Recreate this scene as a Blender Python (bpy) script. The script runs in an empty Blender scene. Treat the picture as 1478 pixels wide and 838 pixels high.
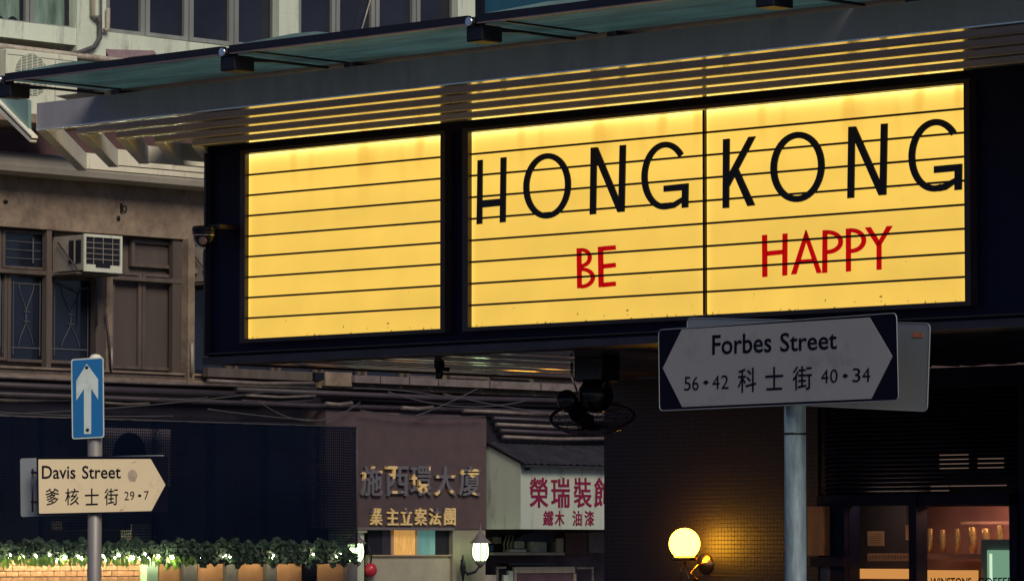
import bpy, math, random
from mathutils import Vector, Matrix
random.seed(7)
S = bpy.context.scene
COL = S.collection
V = Vector

# ------------------------------------------------------------------ camera
FPX, W0, H0 = 6000.0, 1478.0, 838.0
CAM = V((25.1, -23.0, 1.6))
YAW = math.atan2(0.693, 0.721)
PITCH = math.atan(378 / 6000)
cd = bpy.data.cameras.new('camera'); cam = bpy.data.objects.new('camera', cd); COL.objects.link(cam)
cam.location = CAM
cam.rotation_euler = (math.pi / 2 + PITCH, 0, YAW)
cd.sensor_width = 36; cd.sensor_fit = 'HORIZONTAL'; cd.lens = 36 * FPX / W0
cd.clip_start = 0.5; cd.clip_end = 600
S.camera = cam
# ------------------------------------------------------------------ world, sun, exposure
w = bpy.data.worlds.new('World'); S.world = w; w.use_nodes = True
nt = w.node_tree; bg = nt.nodes['Background']
sky = nt.nodes.new('ShaderNodeTexSky'); sky.sky_type = 'NISHITA'; sky.sun_disc = False
SUN_DIR = V((1.0, -0.42, 0.82)).normalized()          # towards the light
sky.sun_elevation = math.asin(SUN_DIR.z)
sky.sun_rotation = math.atan2(SUN_DIR.x, SUN_DIR.y)
tint = nt.nodes.new('ShaderNodeMixRGB'); tint.blend_type = 'MULTIPLY'; tint.inputs[0].default_value = 1
tint.inputs[2].default_value = (0.57, 0.65, 0.98, 1)
nt.links.new(sky.outputs[0], tint.inputs[1]); nt.links.new(tint.outputs[0], bg.inputs[0])
bg.inputs[1].default_value = 0.05
sd = bpy.data.lights.new('sun', 'SUN'); sd.energy = 2.3; sd.angle = math.radians(28); sd.color = (1.0, 0.86, 0.70)
sun = bpy.data.objects.new('sun', sd); COL.objects.link(sun)
sun.rotation_euler = SUN_DIR.to_track_quat('Z', 'Y').to_euler()
sun.location = (10, -10, 30)
S.view_settings.view_transform = 'Standard'; S.view_settings.look = 'None'
S.view_settings.exposure = 0; S.view_settings.gamma = 1
S.cycles.use_denoising = True
S.cycles.max_bounces = 8

# ------------------------------------------------------------------ geometry helpers
R3 = cam.rotation_euler.to_matrix()
def ray(px, py): return R3 @ V(((px - W0 / 2), (H0 / 2 - py), -FPX))
def onP(px, py, p, n):
    d = ray(px, py); t = (V(p) - CAM).dot(n) / d.dot(n); return CAM + d * t
def onX(px, py, x): return onP(px, py, (x, 0, 0), V((1, 0, 0)))
def onY(px, py, y): return onP(px, py, (0, y, 0), V((0, 1, 0)))
def onZ(px, py, z): return onP(px, py, (0, 0, z), V((0, 0, 1)))

class MB:
    def __init__(s): s.v = []; s.f = []; s.sm = []
    def add(s, vs, fs, smooth=False):
        o = len(s.v); s.v += [V(a) for a in vs]
        for f in fs: s.f.append([i + o for i in f]); s.sm.append(smooth)
        return s
    def box(s, x0, x1, y0, y1, z0, z1):
        x0, x1 = sorted((x0, x1)); y0, y1 = sorted((y0, y1)); z0, z1 = sorted((z0, z1))
        return s.add([(x0,y0,z0),(x1,y0,z0),(x1,y1,z0),(x0,y1,z0),(x0,y0,z1),(x1,y0,z1),(x1,y1,z1),(x0,y1,z1)],
              [(3,2,1,0),(4,5,6,7),(0,1,5,4),(1,2,6,5),(2,3,7,6),(3,0,4,7)])
    def prism(s, pts, d):
        n = len(pts); d = V(d); a = [V(p) for p in pts]; b = [p + d for p in a]
        return s.add(a + b, [list(range(n))[::-1], [i + n for i in range(n)]] + [(i, (i+1) % n, (i+1) % n + n, i + n) for i in range(n)])
    def tube(s, path, r, n=8, cap=True):
        path = [V(p) for p in path]; vs = []; fs = []
        prev = None
        for i, p in enumerate(path):
            t = (path[min(i+1, len(path)-1)] - path[max(i-1, 0)]).normalized()
            up = V((0,0,1)) if abs(t.z) < 0.9 else V((1,0,0))
            if prev is None: a = t.cross(up).normalized()
            else:
                a = (prev - t * prev.dot(t)).normalized()
            prev = a; b = t.cross(a)
            rr = r[i] if isinstance(r, (list, tuple)) else r
            for k in range(n):
                an = 2 * math.pi * k / n; vs.append(p + (a * math.cos(an) + b * math.sin(an)) * rr)
        for i in range(len(path) - 1):
            for k in range(n): fs.append((i*n+k, i*n+(k+1)%n, (i+1)*n+(k+1)%n, (i+1)*n+k))
        s.add(vs, fs, True)
        if cap:
            o = len(s.v) - len(vs)
            s.f.append([o + k for k in range(n)][::-1]); s.sm.append(False)
            s.f.append([o + (len(path)-1)*n + k for k in range(n)]); s.sm.append(False)
        return s
    def lathe(s, prof, c, axis=V((0,0,1)), n=20, smooth=True):
        axis = V(axis).normalized(); up = V((1,0,0)) if abs(axis.x) < 0.9 else V((0,1,0))
        a = axis.cross(up).normalized(); b = axis.cross(a); c = V(c); vs = []; fs = []
        for (r, h) in prof:
            for k in range(n):
                an = 2*math.pi*k/n; vs.append(c + axis*h + (a*math.cos(an) + b*math.sin(an))*r)
        for i in range(len(prof)-1):
            for k in range(n): fs.append((i*n+k, i*n+(k+1)%n, (i+1)*n+(k+1)%n, (i+1)*n+k))
        return s.add(vs, fs, smooth)
    def sphere(s, c, r, n=20, m=12, sc=(1,1,1)):
        vs = []; fs = []; c = V(c)
        for i in range(m+1):
            t = math.pi*i/m
            for k in range(n):
                a = 2*math.pi*k/n
                vs.append(c + V((math.sin(t)*math.cos(a)*r*sc[0], math.sin(t)*math.sin(a)*r*sc[1], math.cos(t)*r*sc[2])))
        for i in range(m):
            for k in range(n): fs.append((i*n+k, (i+1)*n+k, (i+1)*n+(k+1)%n, i*n+(k+1)%n))
        return s.add(vs, fs, True)
    def torus(s, c, R, r, axis=V((0,0,1)), n=40, m=8):
        axis = V(axis).normalized(); up = V((1,0,0)) if abs(axis.x) < 0.9 else V((0,1,0))
        a = axis.cross(up).normalized(); b = axis.cross(a); c = V(c)
        vs = []; fs = []
        for i in range(n):
            t = 2*math.pi*i/n; d = a*math.cos(t) + b*math.sin(t)
            for k in range(m):
                u = 2*math.pi*k/m; vs.append(c + d*(R + r*math.cos(u)) + axis*(r*math.sin(u)))
        for i in range(n):
            for k in range(m): fs.append((i*m+k, ((i+1)%n)*m+k, ((i+1)%n)*m+(k+1)%m, i*m+(k+1)%m))
        return s.add(vs, fs, True)
    def build(s, name, mat, parent=None, bevel=0):
        off = rootloc(parent)
        me = bpy.data.meshes.new(name); me.from_pydata([p - off for p in s.v], [], s.f); me.validate()
        for p, k in zip(me.polygons, s.sm): p.use_smooth = k
        me.materials.append(mat)
        import bmesh
        bm = bmesh.new(); bm.from_mesh(me); bmesh.ops.recalc_face_normals(bm, faces=bm.faces); bm.to_mesh(me); bm.free()
        o = bpy.data.objects.new(name, me); COL.objects.link(o)
        if parent: o.parent = parent; o['_r'] = list(off)
        if bevel:
            b = o.modifiers.new('bevel', 'BEVEL'); b.width = bevel; b.segments = 2; b.limit_method = 'ANGLE'
        return o
ROOT = {}
def rootloc(p):
    if p is None: return V((0,0,0))
    while p.parent: p = p.parent
    return V(p.location)
def thing(name, label, cat, loc, group=None):
    o = bpy.data.objects.new(name, None); COL.objects.link(o); o.location = V(loc); o.empty_display_size = 0.1
    o['label'] = label; o['category'] = cat
    if group: o['group'] = group
    return o
def tag(o, label, cat, group=None, kind=None):
    if kind == 'structure': o['kind'] = kind
    else:
        o['label'] = label; o['category'] = cat
        if kind: o['kind'] = kind
    if group: o['group'] = group
    # put the origin of a single mesh at its own base
    if o.type == 'MESH' and o.parent is None and o.location.length == 0:
        vs = [v.co for v in o.data.vertices]
        c = V((sum(v.x for v in vs)/len(vs), sum(v.y for v in vs)/len(vs), min(v.z for v in vs)))
        o.data.transform(Matrix.Translation(-c)); o.location = c
    return o
def stuffpart(o): o['kind'] = 'stuff'; return o

# text -> triangles in a unit box
_tc = {}
def glyphs(txt, bold=0.0):
    k = (txt, bold)
    if k in _tc: return _tc[k]
    cu = bpy.data.curves.new('t', 'FONT'); cu.body = txt; cu.resolution_u = 3; cu.offset = bold; cu.fill_mode = 'FRONT'
    ob = bpy.data.objects.new('t', cu); COL.objects.link(ob)
    dg = bpy.context.evaluated_depsgraph_get(); dg.update()
    me = bpy.data.meshes.new_from_object(ob.evaluated_get(dg))
    vs = [v.co.copy() for v in me.vertices]; fs = [list(p.vertices) for p in me.polygons]
    COL.objects.unlink(ob); bpy.data.objects.remove(ob); bpy.data.curves.remove(cu); bpy.data.meshes.remove(me)
    x0 = min(v.x for v in vs); x1 = max(v.x for v in vs); y0 = min(v.y for v in vs); y1 = max(v.y for v in vs)
    vs = [((v.x-x0)/(x1-x0), (v.y-y0)/(y1-y0)) for v in vs]
    _tc[k] = (vs, fs); return _tc[k]
def add_text(mb, txt, bl, br, tl, thick=None, bold=0.0):
    """lettering filling the parallelogram bl-br-tl (world points); thick = vector giving real depth"""
    vs, fs = glyphs(txt, bold); bl, br, tl = V(bl), V(br), V(tl)
    pts = [bl + (br-bl)*x + (tl-bl)*y for x, y in vs]
    if thick is None: mb.add(pts, fs); return mb
    t = V(thick); n = len(pts); cnt = {}
    for f in fs:
        for i in range(len(f)):
            a, b = f[i], f[(i+1) % len(f)]; cnt[(a, b)] = cnt.get((a, b), 0) + 1
    sides = [(a, b, b+n, a+n) for (a, b) in cnt if (b, a) not in cnt]
    mb.add(pts + [p+t for p in pts], [f[::-1] for f in fs] + [[i+n for i in f] for f in fs] + sides)
    return mb

# ------------------------------------------------------------------ materials
def mat(name, col, rough=0.6, metal=0.0, var=0.25, scale=3.0, streak=False, bump=0.0, bscale=40.0, dirt=None, dirt_amt=0.0, spec=None, emit=None, es=0.0):
    m = bpy.data.materials.new(name); m.use_nodes = True; t = m.node_tree; N = t.nodes; L = t.links
    b = N['Principled BSDF']; b.inputs['Roughness'].default_value = rough; b.inputs['Metallic'].default_value = metal
    if spec is not None: b.inputs['Specular IOR Level'].default_value = spec
    tc = N.new('ShaderNodeTexCoord'); src = tc.outputs['Object']
    if streak:
        mp = N.new('ShaderNodeMapping'); mp.inputs['Scale'].default_value = (1, 1, 0.16); L.new(src, mp.inputs[0]); s2 = mp.outputs[0]
    else: s2 = src
    n = N.new('ShaderNodeTexNoise'); n.inputs['Scale'].default_value = scale; n.inputs['Detail'].default_value = 7; n.inputs['Roughness'].default_value = 0.62
    L.new(s2, n.inputs['Vector'])
    r = N.new('ShaderNodeValToRGB'); r.color_ramp.elements[0].position = 0.3; r.color_ramp.elements[1].position = 0.7
    c0 = [c*(1-var) for c in col]; c1 = [min(1, c*(1+var)) for c in col]
    r.color_ramp.elements[0].color = (*c0, 1); r.color_ramp.elements[1].color = (*c1, 1)
    L.new(n.outputs['Fac'], r.inputs[0]); out = r.outputs[0]
    if dirt:
        n2 = N.new('ShaderNodeTexNoise'); n2.inputs['Scale'].default_value = scale*2.7; n2.inputs['Detail'].default_value = 9; n2.inputs['Roughness'].default_value = 0.7
        L.new(s2, n2.inputs['Vector'])
        r2 = N.new('ShaderNodeValToRGB'); r2.color_ramp.elements[0].position = 0.62 - dirt_amt*0.3; r2.color_ramp.elements[1].position = 0.75
        r2.color_ramp.elements[0].color = (0,0,0,1); r2.color_ramp.elements[1].color = (1,1,1,1)
        L.new(n2.outputs['Fac'], r2.inputs[0])
        mx = N.new('ShaderNodeMixRGB'); L.new(r2.outputs[0], mx.inputs[0]); L.new(out, mx.inputs[1]); mx.inputs[2].default_value = (*dirt, 1); out = mx.outputs[0]
    L.new(out, b.inputs['Base Color'])
    if bump:
        n3 = N.new('ShaderNodeTexNoise'); n3.inputs['Scale'].default_value = bscale; n3.inputs['Detail'].default_value = 4; L.new(src, n3.inputs['Vector'])
        bp = N.new('ShaderNodeBump'); bp.inputs['Strength'].default_value = bump; bp.inputs['Distance'].default_value = 0.02
        L.new(n3.outputs['Fac'], bp.inputs['Height']); L.new(bp.outputs[0], b.inputs['Normal'])
    if emit: b.inputs['Emission Color'].default_value = (*emit, 1); b.inputs['Emission Strength'].default_value = es
    return m
def lamp_mat(name, col, st):
    m = bpy.data.materials.new(name); m.use_nodes = True; t = m.node_tree
    t.nodes.clear(); e = t.nodes.new('ShaderNodeEmission'); e.inputs[0].default_value = (*col, 1); e.inputs[1].default_value = st
    o = t.nodes.new('ShaderNodeOutputMaterial'); t.links.new(e.outputs[0], o.inputs[0]); return m

M = {}
M['navy'] = mat('navy_cladding', (0.0018, 0.0045, 0.030), 0.5, 0, 0.3, 2.0, bump=0.05, spec=0.2)
M['navy_trim'] = mat('navy_trim', (0.05, 0.045, 0.06), 0.35, 0.2, 0.25, 4)
M['lip'] = mat('frame_lip', (0.045, 0.03, 0.035), 0.4, 0, 0.3, 6)
M['rail'] = mat('letter_rail', (0.03, 0.010, 0.012), 0.4, 0.2, 0.3, 12)
M['black_letter'] = mat('black_letter', (0.012, 0.008, 0.010), 0.35, 0, 0.2, 10)
M['canopy'] = mat('canopy_grey_paint', (0.37, 0.37, 0.385), 0.5, 0.0, 0.12, 5, streak=True, dirt=(0.28,0.275,0.31), dirt_amt=0.2)
M['blade'] = mat('canopy_grey_lifted', (0.56, 0.55, 0.62), 0.55, 0, 0.06, 5)  # canopy grey lightened in colour to offset the shade under the canopy
M['flange'] = mat('satin_metal_flange', (0.92, 0.88, 0.78), 0.17, 0.60, 0.06, 9)
M['flange'].node_tree.nodes['Principled BSDF'].inputs['Coat Weight'].default_value = 1.0
M['flange'].node_tree.nodes['Principled BSDF'].inputs['Coat Roughness'].default_value = 0.12
M['bar'] = mat('dark_bar', (0.012, 0.012, 0.022), 0.4, 0.3, 0.2, 5)
M['copper'] = mat('copper_strip', (0.40, 0.28, 0.28), 0.4, 0.3, 0.2, 5)
M['white_paint'] = mat('white_paint', (0.84, 0.82, 0.66), 0.5, 0, 0.12, 5, streak=True, dirt=(0.2,0.2,0.17), dirt_amt=0.2)
M['upper_wall'] = mat('pale_render', (0.66, 0.75, 0.60), 0.85, 0, 0.12, 1.6, streak=True, bump=0.25, bscale=18, dirt=(0.20,0.22,0.18), dirt_amt=0.35)
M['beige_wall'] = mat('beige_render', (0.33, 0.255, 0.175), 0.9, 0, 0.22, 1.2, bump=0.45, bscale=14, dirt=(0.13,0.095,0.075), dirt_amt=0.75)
M['brown_recess'] = mat('brown_wall', (0.11, 0.062, 0.062), 0.9, 0, 0.3, 1.5, bump=0.2)
M['cornice'] = mat('cornice_render', (0.36, 0.33, 0.26), 0.85, 0, 0.15, 1.5, streak=True, bump=0.25, bscale=14)
M['alu'] = mat('aged_aluminium', (0.30, 0.32, 0.29), 0.5, 0.3, 0.2, 6, streak=True)
M['old_frame'] = mat('old_window_frame', (0.130, 0.103, 0.082), 0.6, 0.0, 0.25, 5, streak=True, dirt=(0.08,0.06,0.06), dirt_amt=0.4)
M['board'] = mat('mauve_board', (0.098, 0.078, 0.066), 0.75, 0, 0.15, 3, streak=True)
M['pane'] = mat('dark_glass', (0.014, 0.019, 0.036), 0.12, 0, 0.3, 1.2, spec=0.6)
M['pane2'] = mat('dark_glass_upper', (0.020, 0.022, 0.032), 0.2, 0, 0.4, 0.8, spec=0.5)
M['curtain'] = mat('pale_curtain', (0.16, 0.24, 0.19), 0.9, 0, 0.75, 7, streak=True)
M['grille'] = mat('window_grille', (0.12, 0.13, 0.14), 0.5, 0, 0.1, 5)
M['ac_white'] = mat('ac_cream', (0.76, 0.80, 0.62), 0.5, 0, 0.08, 4, streak=True, dirt=(0.35,0.36,0.27), dirt_amt=0.2)
M['ac_grey'] = mat('ac_dirty', (0.40, 0.36, 0.30), 0.6, 0, 0.15, 4, dirt=(0.2,0.17,0.14), dirt_amt=0.3)
M['dark'] = mat('dark_void', (0.006, 0.007, 0.016), 0.8, 0, 0.2, 3)
M['pipe'] = mat('pale_pipe', (0.42, 0.38, 0.30), 0.5, 0, 0.15, 3, dirt=(0.15,0.10,0.09), dirt_amt=0.4)
M['strip_pipe'] = mat('strip_pipe', (0.20, 0.165, 0.145), 0.5, 0, 0.25, 3, dirt=(0.10,0.08,0.08), dirt_amt=0.5)
M['dark_pipe'] = mat('grimy_pipe', (0.050, 0.040, 0.050), 0.55, 0, 0.3, 3, dirt=(0.05,0.04,0.05), dirt_amt=0.5)
M['cable'] = mat('grey_cable', (0.085, 0.08, 0.085), 0.6, 0, 0.2, 6)
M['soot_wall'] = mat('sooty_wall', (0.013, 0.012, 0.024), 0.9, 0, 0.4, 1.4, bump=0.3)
M['pillar'] = mat('mauve_stone', (0.105, 0.070, 0.074), 0.7, 0, 0.12, 5, bump=0.15, bscale=30)
M['cream_wall'] = mat('cream_wall', (0.45, 0.41, 0.30), 0.8, 0, 0.12, 4, bump=0.2, bscale=50)
M['signbox'] = mat('sign_box_paint', (0.56, 0.63, 0.51), 0.5, 0, 0.08, 2, streak=True, dirt=(0.25,0.27,0.22), dirt_amt=0.25)
M['crimson'] = mat('crimson_paint', (0.24, 0.008, 0.05), 0.5, 0, 0.25, 8)
M['tin'] = mat('sooty_corrugated_tin', (0.035, 0.036, 0.045), 0.6, 0.2, 0.4, 4)
M['steel'] = mat('galvanised_steel', (0.22, 0.30, 0.33), 0.6, 0.2, 0.35, 14, streak=True, dirt=(0.05,0.09,0.10), dirt_amt=0.9)
M['pole'] = mat('painted_pole', (0.27, 0.26, 0.24), 0.5, 0.3, 0.15, 6, streak=True)
M['sign_white'] = mat('dim_sign_face', (0.37, 0.365, 0.34), 0.55, 0, 0.06, 3, dirt=(0.25,0.25,0.25), dirt_amt=0.25)
M['sign_cream'] = mat('cream_sign_face', (0.84, 0.70, 0.42), 0.55, 0, 0.05, 3, dirt=(0.45,0.38,0.27), dirt_amt=0.08)
M['sign_black'] = mat('sign_black', (0.003, 0.004, 0.014), 0.7, 0, 0.2, 6, spec=0.1)
M['sign_back'] = mat('sign_back_metal', (0.27, 0.30, 0.31), 0.5, 0.3, 0.12, 4, streak=True)
M['stain'] = mat('brown_stain', (0.44, 0.36, 0.25), 0.8, 0, 0.3, 30)
M['sticker'] = mat('orange_sticker', (0.40, 0.14, 0.07), 0.6, 0, 0.1, 20)
M['blue'] = mat('road_sign_blue', (0.004, 0.13, 0.35), 0.45, 0, 0.08, 4)
M['arrow_white'] = mat('arrow_white', (0.52, 0.62, 0.58), 0.6, 0, 0.12, 10, dirt=(0.35,0.42,0.36), dirt_amt=0.3)
M['bolt'] = mat('dark_bolt', (0.02, 0.02, 0.02), 0.4, 0.5, 0.1, 4)
M['gloss_black'] = mat('gloss_black', (0.005, 0.006, 0.014), 0.18, 0, 0.2, 4)
M['chrome'] = mat('chrome', (0.75, 0.72, 0.70), 0.15, 1.0, 0.05, 4)
M['brass'] = mat('brass', (0.75, 0.48, 0.20), 0.25, 1.0, 0.15, 8)
M['soffit'] = mat('soffit_metal', (0.16, 0.15, 0.19), 0.10, 0.85, 0.3, 3)
M['brick'] = mat('orange_brick', (0.50, 0.25, 0.15), 0.85, 0, 0.25, 6, bump=0.5, bscale=30, dirt=(0.34,0.16,0.10), dirt_amt=0.4)
M['mortar'] = mat('dark_mortar', (0.10, 0.07, 0.06), 0.9, 0, 0.2, 10)
M['peach'] = mat('peach_panel', (0.56, 0.27, 0.13), 0.7, 0, 0.10, 5, streak=True)
M['greypost'] = mat('grey_post', (0.17, 0.15, 0.15), 0.7, 0, 0.2, 5)
M['mintpost'] = mat('mint_post', (0.55, 0.80, 0.60), 0.6, 0, 0.1, 5)
M['wood'] = mat('warm_wood', (0.62, 0.30, 0.11), 0.5, 0, 0.25, 8, streak=True)
M['asphalt'] = mat('asphalt', (0.05, 0.05, 0.055), 0.8, 0, 0.3, 2, bump=0.3, bscale=60)
M['paving'] = mat('paving', (0.16, 0.15, 0.15), 0.8, 0, 0.25, 2, bump=0.2)
M['kerb'] = mat('kerb_stone', (0.25, 0.24, 0.23), 0.8, 0, 0.2, 4)
M['yellow_line'] = mat('yellow_road_paint', (0.6, 0.42, 0.06), 0.7, 0, 0.2, 9)
M['paper'] = mat('cream_paper', (0.72, 0.60, 0.42), 0.8, 0, 0.1, 20)
_p = M['paper']; _n = _p.node_tree.nodes; _l = _p.node_tree.links
_t = _n.new('ShaderNodeBsdfTranslucent'); _t.inputs[0].default_value = (.8,.66,.45,1); _m = _n.new('ShaderNodeMixShader'); _m.inputs[0].default_value = .5
_l.new(_n['Principled BSDF'].outputs[0], _m.inputs[1]); _l.new(_t.outputs[0], _m.inputs[2]); _l.new(_m.outputs[0], [x for x in _n if x.type == 'OUTPUT_MATERIAL'][0].inputs[0])
M['carton'] = mat('pale_carton', (0.46, 0.50, 0.38), 0.8, 0, 0.25, 14)
M['cloth_blue'] = mat('dark_blue_cloth', (0.02, 0.03, 0.06), 0.8, 0, 0.5, 9)
M['ivory_shelf'] = mat('ivory_shelf', (0.46, 0.40, 0.27), 0.6, 0, 0.2, 7)
M['clutter'] = mat('grey_clutter', (0.25, 0.22, 0.17), 0.7, 0, 0.4, 12)
M['red_ball'] = mat('red_lacquer', (0.55, 0.03, 0.06), 0.3, 0, 0.1, 4)

# gold lettering: wear and lit, reflecting parts both painted by one noise mask
def worn_lit_gold(name, lo):
    m = mat(name, (0.9, 0.6, 0.2), 0.5, 0.0, 0.1, 5); t = m.node_tree; N = t.nodes; L = t.links; b = N['Principled BSDF']
    n = N.new('ShaderNodeTexNoise'); n.inputs['Scale'].default_value = 5.0; n.inputs['Detail'].default_value = 1
    tc = [x for x in N if x.type == 'TEX_COORD'][0]; L.new(tc.outputs['Object'], n.inputs['Vector'])
    r = N.new('ShaderNodeValToRGB'); r.color_ramp.elements[0].position = lo; r.color_ramp.elements[1].position = lo + 0.03
    r.color_ramp.elements[0].color = (0.17, 0.16, 0.18, 1); r.color_ramp.elements[1].color = (1.0, 0.72, 0.30, 1)
    L.new(n.outputs['Fac'], r.inputs[0]); L.new(r.outputs[0], b.inputs['Base Color'])
    return m
M['gold1'] = worn_lit_gold('worn_lit_gold_large', 0.58)
M['gold2'] = worn_lit_gold('worn_lit_gold_small', 0.36)

# lit acrylic of the marquee (local coords: x right, z up from panel bottom)
def panel_mat(name, wdt, hgt):
    m = bpy.data.materials.new(name); m.use_nodes = True; t = m.node_tree; N = t.nodes; L = t.links; N.clear()
    out = N.new('ShaderNodeOutputMaterial'); e = N.new('ShaderNodeEmission'); add = N.new('ShaderNodeAddShader'); gl = N.new('ShaderNodeBsdfGlossy')
    gl.inputs['Roughness'].default_value = 0.25; gl.inputs[0].default_value = (0.03,0.03,0.03,1)
    tc = N.new('ShaderNodeTexCoord'); sp = N.new('ShaderNodeSeparateXYZ'); L.new(tc.outputs['Object'], sp.inputs[0])
    def math_(op, a, b=None, c=None):
        n = N.new('ShaderNodeMath'); n.operation = op
        for i, v in enumerate((a, b, c)):
            if v is None: continue
            if isinstance(v, (int, float)): n.inputs[i].default_value = v
            else: L.new(v, n.inputs[i])
        return n.outputs[0]
    x, z = sp.outputs[0], sp.outputs[2]
    dt = math_('SUBTRACT', hgt, z)                     # distance under the top edge
    top = math_('EXPONENT', math_('MULTIPLY', dt, -27.0))
    top2 = math_('EXPONENT', math_('MULTIPLY', dt, -5.0))
    lf = math_('EXPONENT', math_('MULTIPLY', x, -40.0))
    rt = math_('EXPONENT', math_('MULTIPLY', math_('SUBTRACT', wdt, x), -40.0))
    n = N.new('ShaderNodeTexNoise'); n.inputs['Scale'].default_value = 2.2; n.inputs['Detail'].default_value = 3; L.new(tc.outputs['Object'], n.inputs['Vector'])
    # lamp-end blotches hanging from the top edge
    mp = N.new('ShaderNodeMapping'); mp.inputs['Scale'].default_value = (2.6, 1, 0.5); L.new(tc.outputs['Object'], mp.inputs[0])
    n2 = N.new('ShaderNodeTexNoise'); n2.inputs['Scale'].default_value = 2.4; n2.inputs['Detail'].default_value = 0; L.new(mp.outputs[0], n2.inputs['Vector'])
    bl = N.new('ShaderNodeMapRange'); bl.inputs[1].default_value = 0.54; bl.inputs[2].default_value = 0.72; L.new(n2.outputs['Fac'], bl.inputs[0])
    blot = math_('MULTIPLY', math_('MULTIPLY', bl.outputs[0], top2), 0.50)
    val = math_('ADD', math_('ADD', 0.80, math_('MULTIPLY', z, 0.11/hgt)), math_('MULTIPLY', n.outputs['Fac'], 0.24))
    tube = math_('MULTIPLY', math_('COSINE', math_('MULTIPLY', z, 2*math.pi*4/hgt)), 0.018)
    val = math_('ADD', math_('SUBTRACT', val, 0.02), tube)
    val = math_('ADD', val, math_('MULTIPLY', top, 1.2)); val = math_('ADD', val, math_('MULTIPLY', top2, 0.07))
    val = math_('ADD', val, math_('MULTIPLY', math_('ADD', lf, rt), 0.35)); val = math_('SUBTRACT', val, math_('MULTIPLY', blot, .35))
    # dirt specks that settled at the bottom
    n3 = N.new('ShaderNodeTexNoise'); n3.inputs['Scale'].default_value = 26; n3.inputs['Detail'].default_value = 5; L.new(tc.outputs['Object'], n3.inputs['Vector'])
    bot = math_('EXPONENT', math_('MULTIPLY', z, -9.0))
    sk = N.new('ShaderNodeMapRange'); sk.inputs[1].default_value = 0.745; sk.inputs[2].default_value = 0.78
    L.new(math_('ADD', n3.outputs['Fac'], math_('MULTIPLY', bot, 0.12)), sk.inputs[0])
    val = math_('MULTIPLY', val, math_('SUBTRACT', 1.0, math_('MULTIPLY', sk.outputs[0], 0.65)))
    # every acrylic strip between two rails has aged a little differently
    wn_ = N.new('ShaderNodeTexWhiteNoise'); wn_.noise_dimensions = '1D'
    L.new(math_('ADD', math_('FLOOR', math_('MULTIPLY', z, 9.0/hgt)), wdt*7), wn_.inputs['W'])
    val = math_('MULTIPLY', val, math_('ADD', 0.955, math_('MULTIPLY', wn_.outputs['Value'], 0.07)))
    cm = N.new('ShaderNodeMixRGB'); cm.inputs[1].default_value = (0.98, 0.618, 0.102, 1); cm.inputs[2].default_value = (1.0, 0.76, 0.20, 1)
    L.new(top, cm.inputs[0]); cb2 = N.new('ShaderNodeMixRGB'); L.new(blot, cb2.inputs[0]); L.new(cm.outputs[0], cb2.inputs[1]); cb2.inputs[2].default_value = (0.85, 0.36, 0.03, 1); L.new(cb2.outputs[0], e.inputs[0]); L.new(val, e.inputs[1])
    L.new(e.outputs[0], add.inputs[0]); L.new(gl.outputs[0], add.inputs[1]); L.new(add.outputs[0], out.inputs[0])
    return m
# coloured transparent acrylic (the red letters let the lightbox shine through)
def red_acrylic():
    m = bpy.data.materials.new('red_acrylic'); m.use_nodes = True; t = m.node_tree; N = t.nodes; L = t.links; N.clear()
    o = N.new('ShaderNodeOutputMaterial'); tr = N.new('ShaderNodeBsdfTransparent'); tr.inputs[0].default_value = (0.70, 0.006, 0.09, 1)
    g = N.new('ShaderNodeBsdfGlossy'); g.inputs[0].default_value = (0.04,0.02,0.02,1); g.inputs[1].default_value = 0.3
    a = N.new('ShaderNodeAddShader'); L.new(tr.outputs[0], a.inputs[0]); L.new(g.outputs[0], a.inputs[1]); L.new(a.outputs[0], o.inputs[0])
    return m
M['red_letter'] = red_acrylic()
def net_mat():
    m = mat('navy_net', (0.0008, 0.006, 0.020), 0.9, 0, 0.25, 1.5, spec=0.05); t = m.node_tree; N = t.nodes; L = t.links
    b = N['Principled BSDF']; o = [x for x in N if x.type == 'OUTPUT_MATERIAL'][0]
    tr = N.new('ShaderNodeBsdfTransparent'); mx = N.new('ShaderNodeMixShader')
    vo = N.new('ShaderNodeTexVoronoi'); vo.feature = 'DISTANCE_TO_EDGE'; vo.inputs['Scale'].default_value = 26; vo.inputs['Randomness'].default_value = 0.15
    tc = [x for x in N if x.type == 'TEX_COORD'][0]; L.new(tc.outputs['Object'], vo.inputs['Vector'])
    r = N.new('ShaderNodeMapRange'); r.inputs[1].default_value = 0.08; r.inputs[2].default_value = 0.3; r.inputs[3].default_value = 0.97; r.inputs[4].default_value = 0.62
    L.new(vo.outputs['Distance'], r.inputs[0]); L.new(r.outputs[0], mx.inputs[0]); L.new(tr.outputs[0], mx.inputs[1]); L.new(b.outputs[0], mx.inputs[2]); L.new(mx.outputs[0], o.inputs[0])
    return m
M['net'] = net_mat()
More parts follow.
